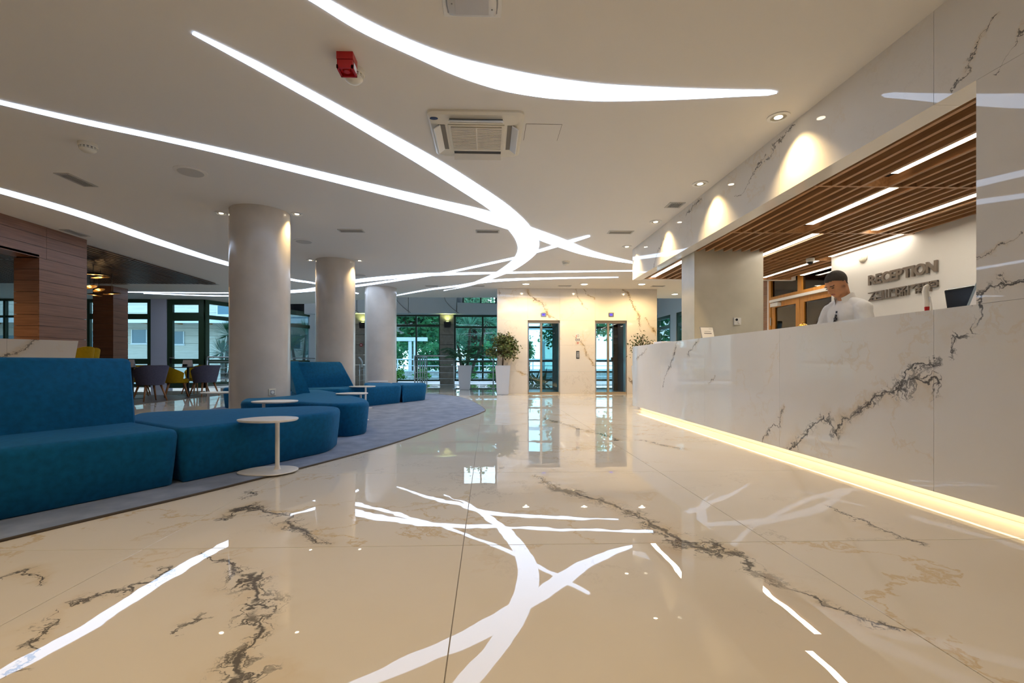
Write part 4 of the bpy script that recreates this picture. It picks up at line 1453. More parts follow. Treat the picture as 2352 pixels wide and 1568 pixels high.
s2 = thing('sofa', 'petrol blue island sofa beside the nearest column, wrapping around it', 'sofa', (-2.3, 6.3, 0), group='petrol blue lounge sofas')
part('bench', bench(MB(), [(-2.96, 5.64), (-2.38, 5.72), (-1.93, 5.40), (-1.58, 5.30), (-1.40, 5.60), (-1.6, 6.17), (-2.46, 7.62), (-3.02, 8.42), (-3.42, 8.15), (-2.86, 7.25), (-2.80, 6.75), (-3.0, 6.28), (-3.2, 6.25)], [0.2, 0.3, 0.3, 0.2, 0.2, 0.3, 0.3, 0.2, 0.2, 0.1, 0.1, 0.1, 0.1]), M_velvet, s2, True)
part('backrest', back(MB(), (-2.90, 7.22), (-3.36, 8.1), (-3.02, 7.2), (-3.48, 8.06), -0.16), M_velvet, s2, 0.7)

s3 = thing('sofa', 'far petrol blue sofa in front of the middle column, with a wide slanted back', 'sofa', (-2.5, 9.8, 0), group='petrol blue lounge sofas')
part('seat', bench(MB(), [(-2.72, 8.60), (-1.845, 10.04), (-2.34, 11.3), (-3.0, 11.32), (-2.62, 10.3), (-2.60, 9.62), (-3.55, 8.80), (-3.2, 8.52)], [0.1, 0.03, 0.03, 0.2, 0.1, 0.1, 0.1, 0.1]), M_velvet, s3, True)
part('bench', bench(MB(), [(-1.84, 10.05), (-1.41, 10.80), (-1.50, 11.25), (-1.9, 11.4), (-2.33, 11.31)], [0.03, 0.15, 0.2, 0.2, 0.03]), M_velvet, s3, True)
part('backrest', back(MB(), (-3.54, 8.81), (-2.70, 9.55), (-3.60, 8.79), (-2.93, 9.42), 0.10), M_velvet, s3, 0.7)

s4 = thing('sofa', 'petrol blue bench peeping out left of the nearest column', 'sofa', (-4.6, 9.2, 0), group='petrol blue lounge sofas')
part('bench', bench(MB(), [(-5.06, 8.95), (-4.5, 8.75), (-3.9, 9.3), (-4.2, 10.2), (-4.95, 9.9)], 0.2), M_velvet, s4, True)

# ---- side tables
def table_shape(sc=1.0):
    return [(-0.24, -0.05), (-0.10, -0.16), (0.12, -0.17), (0.24, -0.02), (0.20, 0.14), (0.02, 0.20), (-0.17, 0.13)]


def side_table(label, cx, cy, sx, sy, rot=0.0, scale=1.0, zt=0.42, bs=0.52):
    t = thing('side_table', label, 'side table', (cx, cy, 0), group='white lounge side tables')
    P = spline([(cx + (a * math.cos(rot) - b * math.sin(rot)) * scale, cy + (a * math.sin(rot) + b * math.cos(rot)) * scale) for a, b in table_shape()], 7, True)
    c = Vector((cx, cy))
    part('table_top', MB().loft([[(*(c + (q - c) * 0.96), zt - 0.018) for q in P], [(*q, zt - 0.010) for q in P], [(*q, zt - 0.002) for q in P], [(*(c + (q - c) * 0.99), zt) for q in P]]), M_lam, t, 0.6)
    part('stem', MB().tube([(sx, sy, 0.018), (sx, sy, 0.03), (sx, sy, 0.05), (sx, sy, zt - 0.012)], [0.03, 0.022, 0.0165, 0.0165], 16), M_lam, t, 0.7)
    bc = c if bs == 1 else Vector((sx, sy))
    B_ = [bc + (q - c) * bs for q in P]
    part('base', MB().loft([[(*q, 0.0135) for q in B_], [(*q, 0.018) for q in B_], [(*(bc + (q - bc) * 0.97), 0.022) for q in B_]]), M_lam, t, 0.6)


side_table('white side table in front of the foreground bench, nearest of all', -1.70, 3.66, lvl(637, 1083).x, lvl(637, 1083).y, scale=0.88, bs=1)
side_table('white side table before the island sofa, left of its front', -2.44, 5.42, -2.52, 5.33)
side_table('white side table behind the right tip of the island sofa', -1.98, 6.86, -1.88, 6.95, 0.2, 0.92)
side_table('white side table before the far sofa back, right of its end', -2.40, 9.0, -2.30, 8.85, 0.2, 1.0)
side_table('white side table just showing over the far bench near the last column', -2.72, 11.62, -2.7, 11.7, 0.0, 1.0)
side_table('white side table left of the nearest column', -4.05, 7.17, -4.2, 7.15, 0.0, 1.05)

# ---- carpet
edge = [lvl(0, 1245), lvl(560, 1110), lvl(900, 1020), lvl(1050, 968), lvl(1104, 949), lvl(1112, 938.5), lvl(1076, 917.8), lvl(1037, 909.2), lvl(986, 904.5)]
edge = [(q.x, q.y) for q in edge]
cpts = [(-3.6, -0.6), (-2.95, 0.9)] + edge + [(-3.0, 13.3), (-4.6, 12.0), (-5.15, 9.6), (-4.9, 7.2), (-4.4, 4.8), (-4.2, 2.2), (-4.1, 0.4)]
CPS = spline(cpts, 10, True)
rug = thing('carpet', 'large rounded grey blue carpet under the blue sofas', 'carpet', (-2.5, 6.5, 0))
part('pile', MB().prism(CPS, 0.001, 0.012), M_carpet, rug)
part('edging', MB().loft([[(*q, 0.001) for q in off_poly(CPS, 0.006)], [(*q, 0.009) for q in off_poly(CPS, 0.006)], [(*q, 0.0125) for q in CPS], [(*q, 0.0125) for q in off_poly(CPS, -0.008)]], cap=False), plain('carpet_binding', (0.05, 0.035, 0.02), 0.6), rug)

# ---- socket on the nearest column
sp_ = at(622, 901, 6.32)
ang = math.asin(min(max((sp_.x - COL1.x) / RC1, -1), 1))
sxp, syp = COL1.x + RC1 * math.sin(ang), COL1.y - RC1 * math.cos(ang)
t = thing('wall_socket', 'square power socket low on the nearest column', 'socket', (sxp, syp, sp_.z), rz=ang)
part('plate', MB().box(-0.045, 0.045, -0.012, 0.006, -0.045, 0.045), M_iplast, t, local=True, bevel=0.003)
sk = part('insert', MB().box(-0.028, 0.028, -0.015, -0.012, -0.03, 0.028), M_grey, t, local=True)
part('face', MB().loft([[(0.021 * math.cos(k * math.pi / 8), -0.0155, 0.021 * math.sin(k * math.pi / 8)) for k in range(16)], [(0.021 * math.cos(k * math.pi / 8), -0.017, 0.021 * math.sin(k * math.pi / 8)) for k in range(16)]]), M_wplast, sk, local=True)

# ================================================================== BAR FURNITURE
def tub_chair(fabric):
    t = thing('tub_chair', 'tub chair', 'chair')
    n, rows = 28, 6
    outer, inner = [], []
    for j in range(rows + 1):
        f = j / rows
        ro, ri = [], []
        for i in range(n + 1):
            th = math.radians(-128 + 256 * i / n)
            k = abs(math.degrees(th)) / 128
            top = 0.815 - 0.20 * max(0, (k - 0.30) / 0.70) ** 1.25
            z = 0.375 + (top - 0.375) * f
            hgt = (z - 0.375) / 0.44
            r = 0.245 + 0.095 * hgt
            ro.append((-r * math.cos(th) * 1.0, r * math.sin(th) * 1.05, z))
            ri.append((-(r - 0.05) * math.cos(th), (r - 0.05) * math.sin(th) * 1.05, z if j else 0.42))
        outer.append(ro)
        inner.append(ri)
    mb = MB()
    mb.loft(outer, False, False)
    mb.loft(inner, False, False)
    mb.loft([outer[-1], inner[-1]], False, False)
    mb.loft([[r[0] for r in outer], [r[0] for r in inner]], False, False)
    mb.loft([[r[-1] for r in outer], [r[-1] for r in inner]], False, False)
    part('shell', mb, fabric, t, 1.0, local=True)
    part('seat', MB().loft([[(a * 1.0 + 0.04, b, z) for a, b in [(0.25 * s * math.cos(q), 0.245 * s * math.sin(q)) for q in [i * math.pi / 12 for i in range(24)]]] for z, s in ((0.365, 0.94), (0.38, 1.0), (0.44, 1.0), (0.465, 0.92), (0.47, 0.7))]), fabric, t, 0.8, local=True)
    for sx, sy in ((1, 1), (1, -1), (-1, 1), (-1, -1)):
        part('leg', MB().tube([(0.15 * sx + 0.03, 0.15 * sy, 0.375), (0.245 * sx + 0.03, 0.235 * sy, 0.008)], [0.026, 0.013], 10), M_legw, t, True, local=True)
    return t


def put(proto, x, y, rz, label, group, first):
    o = proto if first else copy_tree(proto)
    o.location = (x, y, 0)
    o.rotation_euler = (0, 0, rz)
    tag(o, label, None, group)
    return o


g1, y1_ = tub_chair(M_gry), tub_chair(M_yel)
GC = 'tub chairs at the bar tables'
c1 = at(346, 880, 10.55)
put(g1, c1.x, c1.y, math.radians(150), 'violet grey tub chair nearest the foreground sofa back', GC, True)
c2 = at(402, 880, 11.8)
put(y1_, c2.x, c2.y, math.radians(35), 'mustard tub chair between the two grey chairs', GC, True)
c3 = at(471, 880, 12.1)
put(g1, c3.x, c3.y, math.radians(155), 'violet grey tub chair right of the black table stem', GC, False)
c4 = at(452, 880, 13.3)
put(y1_, c4.x, c4.y, math.radians(-110), 'mustard tub chair behind the right grey chair', GC, False)
c5 = at(318, 880, 12.4)
put(y1_, c5.x, c5.y, math.radians(-60), 'mustard tub chair mostly hidden at the farther side of the left table', GC, False)


def bar_table(label, c, r):
    t = thing('bar_table', label, 'table', (c.x, c.y, 0), group='black round bar tables')
    part('table_top', MB().lathe([(r - 0.01, 0.745), (r, 0.75), (r, 0.765), (r - 0.006, 0.77)], (c.x, c.y, 0), 36), M_blackm, t, 0.6)
    part('stem', MB().tube([(c.x, c.y, 0.02), (c.x, c.y, 0.745)], 0.03, 14), M_blackm, t, 0.8)
    part('base', MB().lathe([(0.24, 0.008), (0.24, 0.016), (0.05, 0.026)], (c.x, c.y, 0), 32), M_blackm, t, 0.5)


tb1, tb2 = at(432, 870, 12.6), at(304, 870, 11.3)
bar_table('black round bar table between mustard and grey chairs', tb1, 0.38)
bar_table('black round bar table left, behind the foreground sofa back', tb2, 0.38)
for lab, c, s in (('folded white menu card on the right bar table', tb1 + Vector((0.02, -0.05, 0)), 0.12), ('folded pinkish menu card on the left bar table', tb2 + Vector((0.06, -0.1, 0)), 0.06)):
    t = thing('menu_card', lab, 'menu', (c.x, c.y, 0.77), group='menu cards')
    for q in (-1, 1):
        part('leaf', MB().hexa([(c.x - s, c.y + q * 0.05, 0.771), (c.x + s, c.y + q * 0.05, 0.771), (c.x + s, c.y + q * 0.046, 0.771), (c.x - s, c.y + q * 0.046, 0.771)],
                               [(c.x - s, c.y + q * 0.003, 0.95), (c.x + s, c.y + q * 0.003, 0.95), (c.x + s, c.y, 0.95), (c.x - s, c.y, 0.95)]), M_paper, t)
t = thing('card_stand', 'small dark card stand before the white menu card', 'card stand', (tb1.x + 0.03, tb1.y - 0.17, 0.77))
part('block', MB().box(tb1.x - 0.02, tb1.x + 0.08, tb1.y - 0.19, tb1.y - 0.15, 0.771, 0.84), M_black, t)
part('foot', MB().box(tb1.x - 0.03, tb1.x + 0.09, tb1.y - 0.20, tb1.y - 0.14, 0.7702, 0.775), M_paper, t)

# ---- bar counter and stools
A, B = Vector((-5.46, 6.40)), Vector((-6.35, 5.22))
cnt = thing('bar_counter', 'white marble bar counter behind the foreground sofa back', 'counter', (-5.95, 5.9, 0))
ln = (B - A).length
for a, b in ((0.0, 0.66), (0.662, ln)):
    sl_ = 0.12 if a == 0 else 0
    t_ = (B - A).normalized()
    n_ = Vector((-t_.y, t_.x)) * -1
    bot = [A + t_ * (a + sl_ * 1.4), A + t_ * b, A + t_ * b + n_ * 0.3, A + t_ * (a + sl_ * 1.4) + n_ * 0.3]
    top = [A + t_ * a, A + t_ * b, A + t_ * b + n_ * 0.3, A + t_ * a + n_ * 0.3]
    part('marble_panel', MB().hexa([(*q, 0.001) for q in bot], [(*q, 1.15) for q in top]), M_bar, cnt)


def stool(label, x, y, rz):
    t = thing('bar_stool', label, 'bar stool', (x, y, 0), rz, group='mustard bar stools')
    n = 16
    rows = []
    for j in range(6):
        f = j / 5
        rows.append([(-(0.2 + 0.07 * f) * math.cos(math.radians(-70 + 140 * i / n)), (0.2 + 0.03 * f) * math.sin(math.radians(-70 + 140 * i / n)), 0.72 + 0.385 * f - 0.1 * f * abs(2 * i / n - 1) ** 2) for i in range(n + 1)])
    rin = [[(x_ + 0.05, y_ * 0.82, z_) for x_, y_, z_ in r] for r in rows]
    mb = MB().loft(rows, False, False).loft(rin, False, False).loft([rows[-1], rin[-1]], False, False).loft([[r[0] for r in rows], [r[0] for r in rin]], False, False).loft([[r[-1] for r in rows], [r[-1] for r in rin]], False, False)
    part('backrest', mb, M_yel, t, 1.0, local=True)
    part('seat', MB().lathe([(0.19, 0.70), (0.215, 0.72), (0.215, 0.76), (0.19, 0.785)], (0, 0, 0), 28), M_yel, t, 0.7, local=True)
    for sx, sy in ((1, 1), (1, -1), (-1, 1), (-1, -1)):
        part('leg', MB().tube([(0.12 * sx, 0.12 * sy, 0.70), (0.19 * sx, 0.19 * sy, 0.002)], [0.02, 0.012], 8), M_legw, t, True, local=True)
    t.scale = (0.86, 0.86, 1)
    part('footrest', MB().tube([(0.17 * math.cos(k * math.pi / 8), 0.17 * math.sin(k * math.pi / 8) , 0.28) for k in range(17)], 0.008, 6), M_blackm, t, True, local=True)


st = at(175, 810, 7.05)
stool('mustard bar stool just behind the end of the marble counter', st.x, st.y, math.radians(170))
st = at(185, 810, 7.55)
stool('mustard bar stool farther from the marble counter end', st.x, st.y + 0.05, math.radians(170))

# ================================================================== SMALL THINGS AT THE DESK
def sign_frame():
    p = on_x(1628, 768, 2.86)
    t = thing('framed_notice', 'small framed notice standing on the reception desk', 'sign', (p.x, p.y, DT))
    w, h = 0.10, 0.155
    rot = Matrix.Rotation(math.radians(14), 4, 'Z')
    t.rotation_euler = (0, 0, math.radians(14))
    ln_ = lambda z: 0.28 * z
    def slab(x0, x1, z0, z1, y0, y1):
        return MB().hexa([(x0, y0 + ln_(z0), z0), (x1, y0 + ln_(z0), z0), (x1, y1 + ln_(z0), z0), (x0, y1 + ln_(z0), z0)], [(x0, y0 + ln_(z1), z1), (x1, y0 + ln_(z1), z1), (x1, y1 + ln_(z1), z1), (x0, y1 + ln_(z1), z1)])
    part('frame', slab(-w, w, 0.002, h, 0.002, 0.010), M_grey, t, local=True)
    part('sheet', slab(-w + 0.008, w - 0.008, 0.010, h - 0.008, 0.0005, 0.002), M_paper, t, local=True)
    part('text_line', slab(-0.055, 0.06, 0.066, 0.074, -0.0005, 0.0005), M_ink, t, local=True)
    part('text_line', slab(-0.045, 0.05, 0.092, 0.098, -0.0005, 0.0005), M_grey, t, local=True)
    part('text_line', slab(0.03, 0.085, 0.128, 0.133, -0.0005, 0.0005), M_grey, t, local=True)
    part('stand', MB().hexa([(-0.04, 0.10, 0.001), (0.04, 0.10, 0.001), (0.04, 0.104, 0.001), (-0.04, 0.104, 0.001)], [(-0.04, 0.047, 0.13), (0.04, 0.047, 0.13), (0.04, 0.05, 0.13), (-0.04, 0.05, 0.13)]), M_grey, t, local=True)


sign_frame()
p = on_y(1692, 738, 6.44)
t = thing('thermostat', 'square white thermostat on the plaster pillar', 'thermostat', (p.x, 6.43, p.z))
part('case', MB().box(p.x - 0.05, p.x + 0.05, 6.412, 6.4385, p.z - 0.05, p.z + 0.05), M_wplast, t, bevel=0.004)
part('display', MB().loft([[(p.x - 0.015 + 0.018 * math.cos(k * .524), 6.412, p.z + 0.022 + 0.018 * math.sin(k * .524)) for k in range(12)], [(p.x - 0.015 + 0.018 * math.cos(k * .524), 6.409, p.z + 0.022 + 0.018 * math.sin(k * .524)) for k in range(12)]]), M_black, t)
part('knob', MB().loft([[(p.x + 0.02 + 0.022 * math.cos(k * .524), 6.412, p.z - 0.012 + 0.022 * math.sin(k * .524)) for k in range(12)], [(p.x + 0.02 + 0.019 * math.cos(k * .524), 6.398, p.z - 0.012 + 0.019 * math.sin(k * .524)) for k in range(12)]]), M_wplast, t)
solo('access_card', MB().box(3.04, 3.09, 6.424, 6.4385, 1.21, 1.36), M_stucco2, 'narrow cover plate beside the framed notice on the pillar', 'cover plate', bevel=0.003)
p = on_x(1844, 742, 3.02)
t = thing('service_bell', 'golden service bell on the reception desk', 'bell', (p.x, p.y, DT))
part('base', MB().lathe([(0.05, 0.001), (0.05, 0.012), (0.042, 0.016)], (p.x, p.y, DT), 28), M_black, t, 0.5)
part('dome', MB().lathe([(0.047, 0.018), (0.046, 0.03), (0.036, 0.048), (0.018, 0.058), (0.005, 0.06)], (p.x, p.y, DT), 28), M_gold, t, True)
part('button', MB().lathe([(0.004, 0.06), (0.004, 0.072), (0.007, 0.074), (0.005, 0.08)], (p.x, p.y, DT), 12), M_gold, t, True)
p = on_x(1535, 776, 2.86)
for k in range(3):
    solo('brochure', MB().prism([(p.x - 0.10 + dx + 0.01 * k, p.y + dy + 0.05 * k) for dx, dy in ((0, 0), (0.2, 0.02), (0.18, 0.32), (-0.02, 0.30))], DT + 0.001 + 0.013 * k, DT + 0.012 + 0.013 * k), M_paper,
         ['lowest', 'middle', 'topmost'][k] + ' white brochure of the pile at the desk end', 'brochure', 'brochures on the desk end', bevel=0.002)
# monitor, tablet, pen
p = on_x(2215, 700, 3.05)
mx, my = 3.21, 2.95
t = thing('monitor', 'black monitor seen from behind on the reception desk', 'monitor', (mx, my, 0.78))
part('back_shell', MB().hexa([(mx - 0.03, my - 0.21, 0.98), (mx - 0.03, my + 0.16, 0.98), (mx + 0.05, my + 0.16, 0.98), (mx + 0.05, my - 0.21, 0.98)], [(mx - 0.02, my - 0.23, 1.36), (mx - 0.02, my + 0.23, 1.36), (mx + 0.02, my + 0.23, 1.36), (mx + 0.02, my - 0.23, 1.36)]), M_bdark, t, bevel=0.012)
part('bezel', MB().box(mx + 0.021, mx + 0.032, my - 0.235, my + 0.235, 1.02, 1.368), M_steel, t)
part('stand', MB().box(mx - 0.02, mx + 0.02, my - 0.03, my + 0.03, 0.79, 1.0), M_black, t)
part('foot', MB().box(mx - 0.1, mx + 0.1, my - 0.11, my + 0.11, 0.781, 0.795), M_black, t)
t = thing('display_stand', 'leaning sign holder beside the marble pier on the desk', 'sign holder', (2.94, 2.62, DT))


def lean(x0, x1, y0, y1, z0, z1, k=0.42):
    return MB().hexa([(x0 + k * z0, y0, DT + z0), (x0 + k * z0, y1, DT + z0), (x1 + k * z0, y1, DT + z0), (x1 + k * z0, y0, DT + z0)], [(x0 + k * z1, y0, DT + z1), (x0 + k * z1, y1, DT + z1), (x1 + k * z1, y1, DT + z1), (x1 + k * z1, y0, DT + z1)])


part('frame', lean(2.90, 2.906, 2.42, 2.755, 0.004, 0.20), plain('blue_grey_frame', (0.22, 0.30, 0.36), 0.3), t)
part('card', lean(2.8975, 2.9, 2.44, 2.735, 0.02, 0.185), M_paper, t)
part('prop', lean(2.93, 2.935, 2.55, 2.765, 0.004, 0.225), M_wplast, t)
p = on_x(2129, 708, 2.95)
t = thing('desk_pen', 'white curved desk pen with a red base', 'pen', (p.x, p.y, DT))
part('base', MB().lathe([(0.011, 0.001), (0.014, 0.055)], (p.x, p.y, DT), 16), M_red, t, 0.6)
part('body', MB().tube([(p.x, p.y, DT + 0.05), (p.x, p.y, DT + 0.10), (p.x - 0.003, p.y + 0.008, DT + 0.16), (p.x - 0.003, p.y, DT + 0.19), (p.x - 0.003, p.y - 0.012, DT + 0.20)], [0.012, 0.016, 0.018, 0.017, 0.008], 12), M_wplast, t, True)
part('cord', MB().tube([(p.x, p.y - 0.02, DT + 0.12), (p.x, p.y - 0.03, DT + 0.06), (p.x, p.y - 0.035, DT + 0.002)], 0.005, 8), M_wplast, t, True)
p = on_x(1983, 590, BX)
t = thing('wall_alarm', 'round white sounder high on the lettered wall', 'alarm', (BX - 0.02, p.y, p.z))
ci = [(math.cos(k * math.pi / 12), math.sin(k * math.pi / 12)) for k in range(24)]
part('body', MB().loft([[(BX - x_, p.y + r_ * a_, p.z + r_ * b_) for a_, b_ in ci] for r_, x_ in ((0.072, 0.001), (0.076, 0.010), (0.068, 0.018), (0.03, 0.022))]), M_iplast, t, 0.7)
part('lens', MB().loft([[(BX - x_, p.y + r_ * a_, p.z + r_ * b_) for a_, b_ in ci] for r_, x_ in ((0.016, 0.021), (0.010, 0.027))]), M_wplast, t)
part('cable', MB().tube([(BX - 0.01, p.y + 0.0, p.z + 0.06), (BX - 0.01, p.y + 0.02, BZ - 0.01)], 0.004, 6), M_wplast, t)
p = lvl(1861, 594, BZ)
t = thing('dome_camera', 'white dome security camera under the oak slats', 'camera', (p.x, p.y, BZ))
part('housing', MB().lathe([(0.055, 0.004), (0.058, -0.02), (0.05, -0.045), (0.044, -0.05)], (p.x, p.y, BZ), 28), M_wplast, t, 0.6)
part('dome', MB().lathe([(0.042, -0.048), (0.038, -0.068), (0.022, -0.084), (0.004, -0.088)], (p.x, p.y, BZ), 24), M_bdark, t, True)

# ---- lift controls
ly = LIFT_Y
for u, lab in ((1248.5, 'blue floor display above the left lift'), (1403.5, 'blue floor display above the right lift')):
    p = on_y(u, 722.5, ly)
    t = thing('floor_display', lab, 'display', (p.x, ly - 0.01, p.z), group='lift floor displays')
    part('plate', MB().box(p.x - 0.075, p.x + 0.075, ly - 0.012, ly - 0.0005, p.z - 0.058, p.z + 0.058), M_steel, t, bevel=0.002)
    part('screen', MB().box(p.x - 0.04, p.x + 0.04, ly - 0.014, ly - 0.012, p.z - 0.028, p.z + 0.028), M_blue, t)
p = on_y(1327, 814.5, ly)
t = thing('call_button_panel', 'narrow steel lift call panel between the lifts', 'button panel', (p.x, ly - 0.01, p.z))
part('plate', MB().box(p.x - 0.045, p.x + 0.045, ly - 0.014, ly - 0.0005, p.z - 0.11, p.z + 0.11), M_black, t, bevel=0.008)
part('steel_face', MB().box(p.x - 0.036, p.x + 0.036, ly - 0.017, ly - 0.014, p.z - 0.085, p.z + 0.085), M_steel, t)
part('button', MB().loft([[(p.x + 0.014 * a_, ly - 0.017, p.z + 0.014 * b_) for a_, b_ in ci], [(p.x + 0.012 * a_, ly - 0.021, p.z + 0.012 * b_) for a_, b_ in ci]]), M_wplast, t)
M_mag = plain('pale_red', (0.55, 0.16, 0.12), 0.6)
p = on_y(1327, 771, ly)
for nm, x0, x1, z0, z1, lab in (('square', -0.055, 0.055, -0.055, 0.055, 'upper lift safety notice between the lifts'), ('pair', -0.07, 0.07, -0.15, -0.075, 'lower lift safety notice with two black pictograms')):
    t = thing('notice_sticker', lab, 'sticker', (p.x, ly - 0.002, p.z + z0), group='lift notices')
    part('sheet', MB().box(p.x + x0, p.x + x1, ly - 0.003, ly - 0.0005, p.z + z0, p.z + z1), M_paper, t)
    if nm == 'square':
        part('pictogram', MB().box(p.x - 0.05, p.x - 0.03, ly - 0.004, ly - 0.003, p.z - 0.05, p.z + 0.03), M_mag, t)
        part('pictogram', MB().box(p.x - 0.012, p.x + 0.036, ly - 0.004, ly - 0.003, p.z - 0.036, p.z + 0.04), M_grey, t)
        part('pictogram', MB().box(p.x + 0.004, p.x + 0.020, ly - 0.005, ly - 0.004, p.z - 0.02, p.z + 0.024), M_paper, t)
    else:
        part('pictogram', MB().box(p.x - 0.062, p.x - 0.006, ly - 0.004, ly - 0.003, p.z - 0.142, p.z - 0.082), M_ink, t)
        part('pictogram', MB().box(p.x + 0.006, p.x + 0.062, ly - 0.004, ly - 0.003, p.z - 0.142, p.z - 0.082), M_ink, t)
        for q in (-0.034, 0.034):
            part('figure', MB().hexa([(p.x + q - 0.008, ly - 0.005, p.z - 0.136), (p.x + q + 0.008, ly - 0.005, p.z - 0.136), (p.x + q + 0.008, ly - 0.004, p.z - 0.136), (p.x + q - 0.008, ly - 0.004, p.z - 0.136)], [(p.x + q - 0.012, ly - 0.005, p.z - 0.092), (p.x + q + 0.012, ly - 0.005, p.z - 0.092), (p.x + q + 0.012, ly - 0.004, p.z - 0.092), (p.x + q - 0.012, ly - 0.004, p.z - 0.092)]), M_paper, t)
t = thing('round_sticker', 'small round red sticker above the lift call panel', 'sticker', (p.x, ly - 0.002, p.z - 0.205))
part('disc', MB().loft([[(p.x + 0.03 * a_, ly - 0.0005, p.z - 0.205 + 0.03 * b_) for a_, b_ in ci], [(p.x + 0.03 * a_, ly - 0.003, p.z - 0.205 + 0.03 * b_) for a_, b_ in ci]]), M_mag, t)
part('bar', MB().box(p.x - 0.018, p.x + 0.018, ly - 0.004, ly - 0.003, p.z - 0.209, p.z - 0.2), M_paper, t)
p = on_y(830, 792, GY - 0.3)
t = thing('fire_call_point', 'small red fire call point on the sandstone pier', 'call point', (p.x, GY - 0.33, p.z))
part('box', MB().box(p.x - 0.055, p.x + 0.055, GY - 0.34, GY - 0.3005, p.z - 0.055, p.z + 0.055), M_red, t, bevel=0.004)
part('glass', MB().box(p.x - 0.035, p.x + 0.035, GY - 0.343, GY - 0.34, p.z - 0.02, p.z + 0.02), M_paper, t)

# ================================================================== RAILINGS
def railing(label, a, b, posts, zt=1.12, rods=5, grp='steel railings'):
    a, b = Vector(a), Vector(b)
    mid = (a + b) / 2
    t = thing('railing', label, 'railing', (mid.x, mid.y, 0), group=grp)
    part('top_rail', MB().tube([(*a, zt), (*b, zt)], 0.022, 12), M_steel, t, True)
    for k in range(posts):
        q = a.lerp(b, k / max(posts - 1, 1))
        part('post', MB().tube([(*q, 0.001), (*q, zt - 0.02)], 0.02, 10), M_steel, t, True)
        part('post_foot', MB().lathe([(0.045, 0.001), (0.045, 0.012), (0.02, 0.02)], (q.x, q.y, 0), 16), M_steel, t, True)
    for k in range(rods):
        z = 0.14 + k * (zt - 0.30) / max(rods - 1, 1) 
        part('rod', MB().tube([(*a, z), (*b, z)], 0.007, 8), M_steel, t, True)
    return t


q0, q1 = lvl(952, 893), lvl(1133, 893)
railing('steel railing before the entrance, behind the potted palm', (q0.x, 15.95), (q1.x, 15.95), 3)
railing('steel railing running back toward the entrance doors', (q0.x - 0.02, 16.12), (q0.x + 0.05, 18.7), 6)
pb = Vector((-9.0, 15.95))
railing('steel railing along the slanting windows', (xa[470] + 0.12, 15.75), (-7.05, 20.0), 4, 1.08, 5)
t = thing('stair_handrail', 'bent steel stair handrail between the middle and farthest columns', 'handrail', (-5.0, 17.6, 0))
hp = [at(824, 820, 17.6), at(829, 826, 17.6), at(832, 834, 17.6), at(831, 843, 17.6)]
part('bent_tube', MB().tube(spline(hp, 5), 0.03, 10), M_steel, t, True)
for u in (826, 836):
    q = at(u, 836, 17.6)
    part('post', MB().tube([(q.x, q.y, 0.001), (q.x, q.y, q.z)], 0.014, 8), M_steel, t, True)
for k in range(5):
    q, r_ = at(824, 838 + k * 12, 17.6), at(838, 836 + k * 12, 17.6)
    if q.z > 0.05:
        part('rod', MB().tube([q, r_], 0.008, 6), M_steel, t, True)

# ================================================================== PLANTS
def leaf_mesh(items):
    """items: (base, direction, side, length, width) -> folded leaf blades in one mesh."""
    mb = MB()
    for b, d, s, l, w in items:
        b, d, s = Vector(b), Vector(d).normalized(), Vector(s).normalized()
        n = d.cross(s)
        m = b + d * l * 0.5
        mb.add([b, m + s * w * 0.5 + n * w * 0.12, b + d * l, m - s * w * 0.5 + n * w * 0.12], [(0, 1, 2), (0, 2, 3)])
    return mb


def planter(t, x, y, w0, w1, h):
    part('planter', MB().loft([[(x + sx * w, y + sy * w, z) for sx, sy in ((-1, -1), (1, -1), (1, 1), (-1, 1))] for w, z in ((w0 * 0.9, 0.001), (w0 * 0.9, 0.02), (w0, 0.021), (w1, h), (w1 - 0.015, h), (w1 - 0.02, h - 0.04))]), M_planter, t, label='tapered square white planter')
    part('soil', MB().box(x - w1 + 0.03, x + w1 - 0.03, y - w1 + 0.03, y + w1 - 0.03, h - 0.06, h - 0.04), M_soil, t)


rnd = random.Random(3)
# palm
p = lvl(1067.5, 894.5)
palm = thing('potted_palm', 'dark green fan palm in a tapered white planter', 'potted plant', (p.x, p.y, 0), group='plants in tall white planters')
hp_ = 0.80
planter(palm, p.x, p.y, 0.165, 0.225, hp_)
for k in range(17):
    a = k * 2.4 + rnd.uniform(-0.3, 0.3)
    ln = rnd.uniform(0.7, 1.15)
    up = rnd.uniform(0.55, 1.1)
    d2 = Vector((math.cos(a), math.sin(a) * 0.8, 0))
    pts = []
    for i in range(9):
        s_ = i / 8
        pts.append(Vector((p.x, p.y, hp_ - 0.05)) + d2 * (0.05 + ln * 0.85 * s_ ** 1.3) + Vector((0, 0, up * (1.45 * s_ - 0.85 * s_ ** 2.4))))
    st_ = part('frond_stem', MB().tube(pts, [0.013 - 0.0012 * i for i in range(9)], 6), M_leafp, palm, True)
    items = []
    for i in range(4, 9):
        t_ = (pts[i] - pts[i - 1]).normalized()
        sd = t_.cross(Vector((0, 0, 1))).normalized()
        for j in range(5):
            b = pts[i - 1].lerp(pts[i], j / 5)
            for q in (-1, 1):
                dr = sd * q * 0.8 + t_ * 0.75 + Vector((0, 0, -0.35 + rnd.uniform(-0.15, 0.1)))
                items.append((b, dr, t_, rnd.uniform(0.24, 0.40) * (1.1 - 0.05 * i), 0.022))
    part('leaflets', leaf_mesh(items), M_leafp, palm)


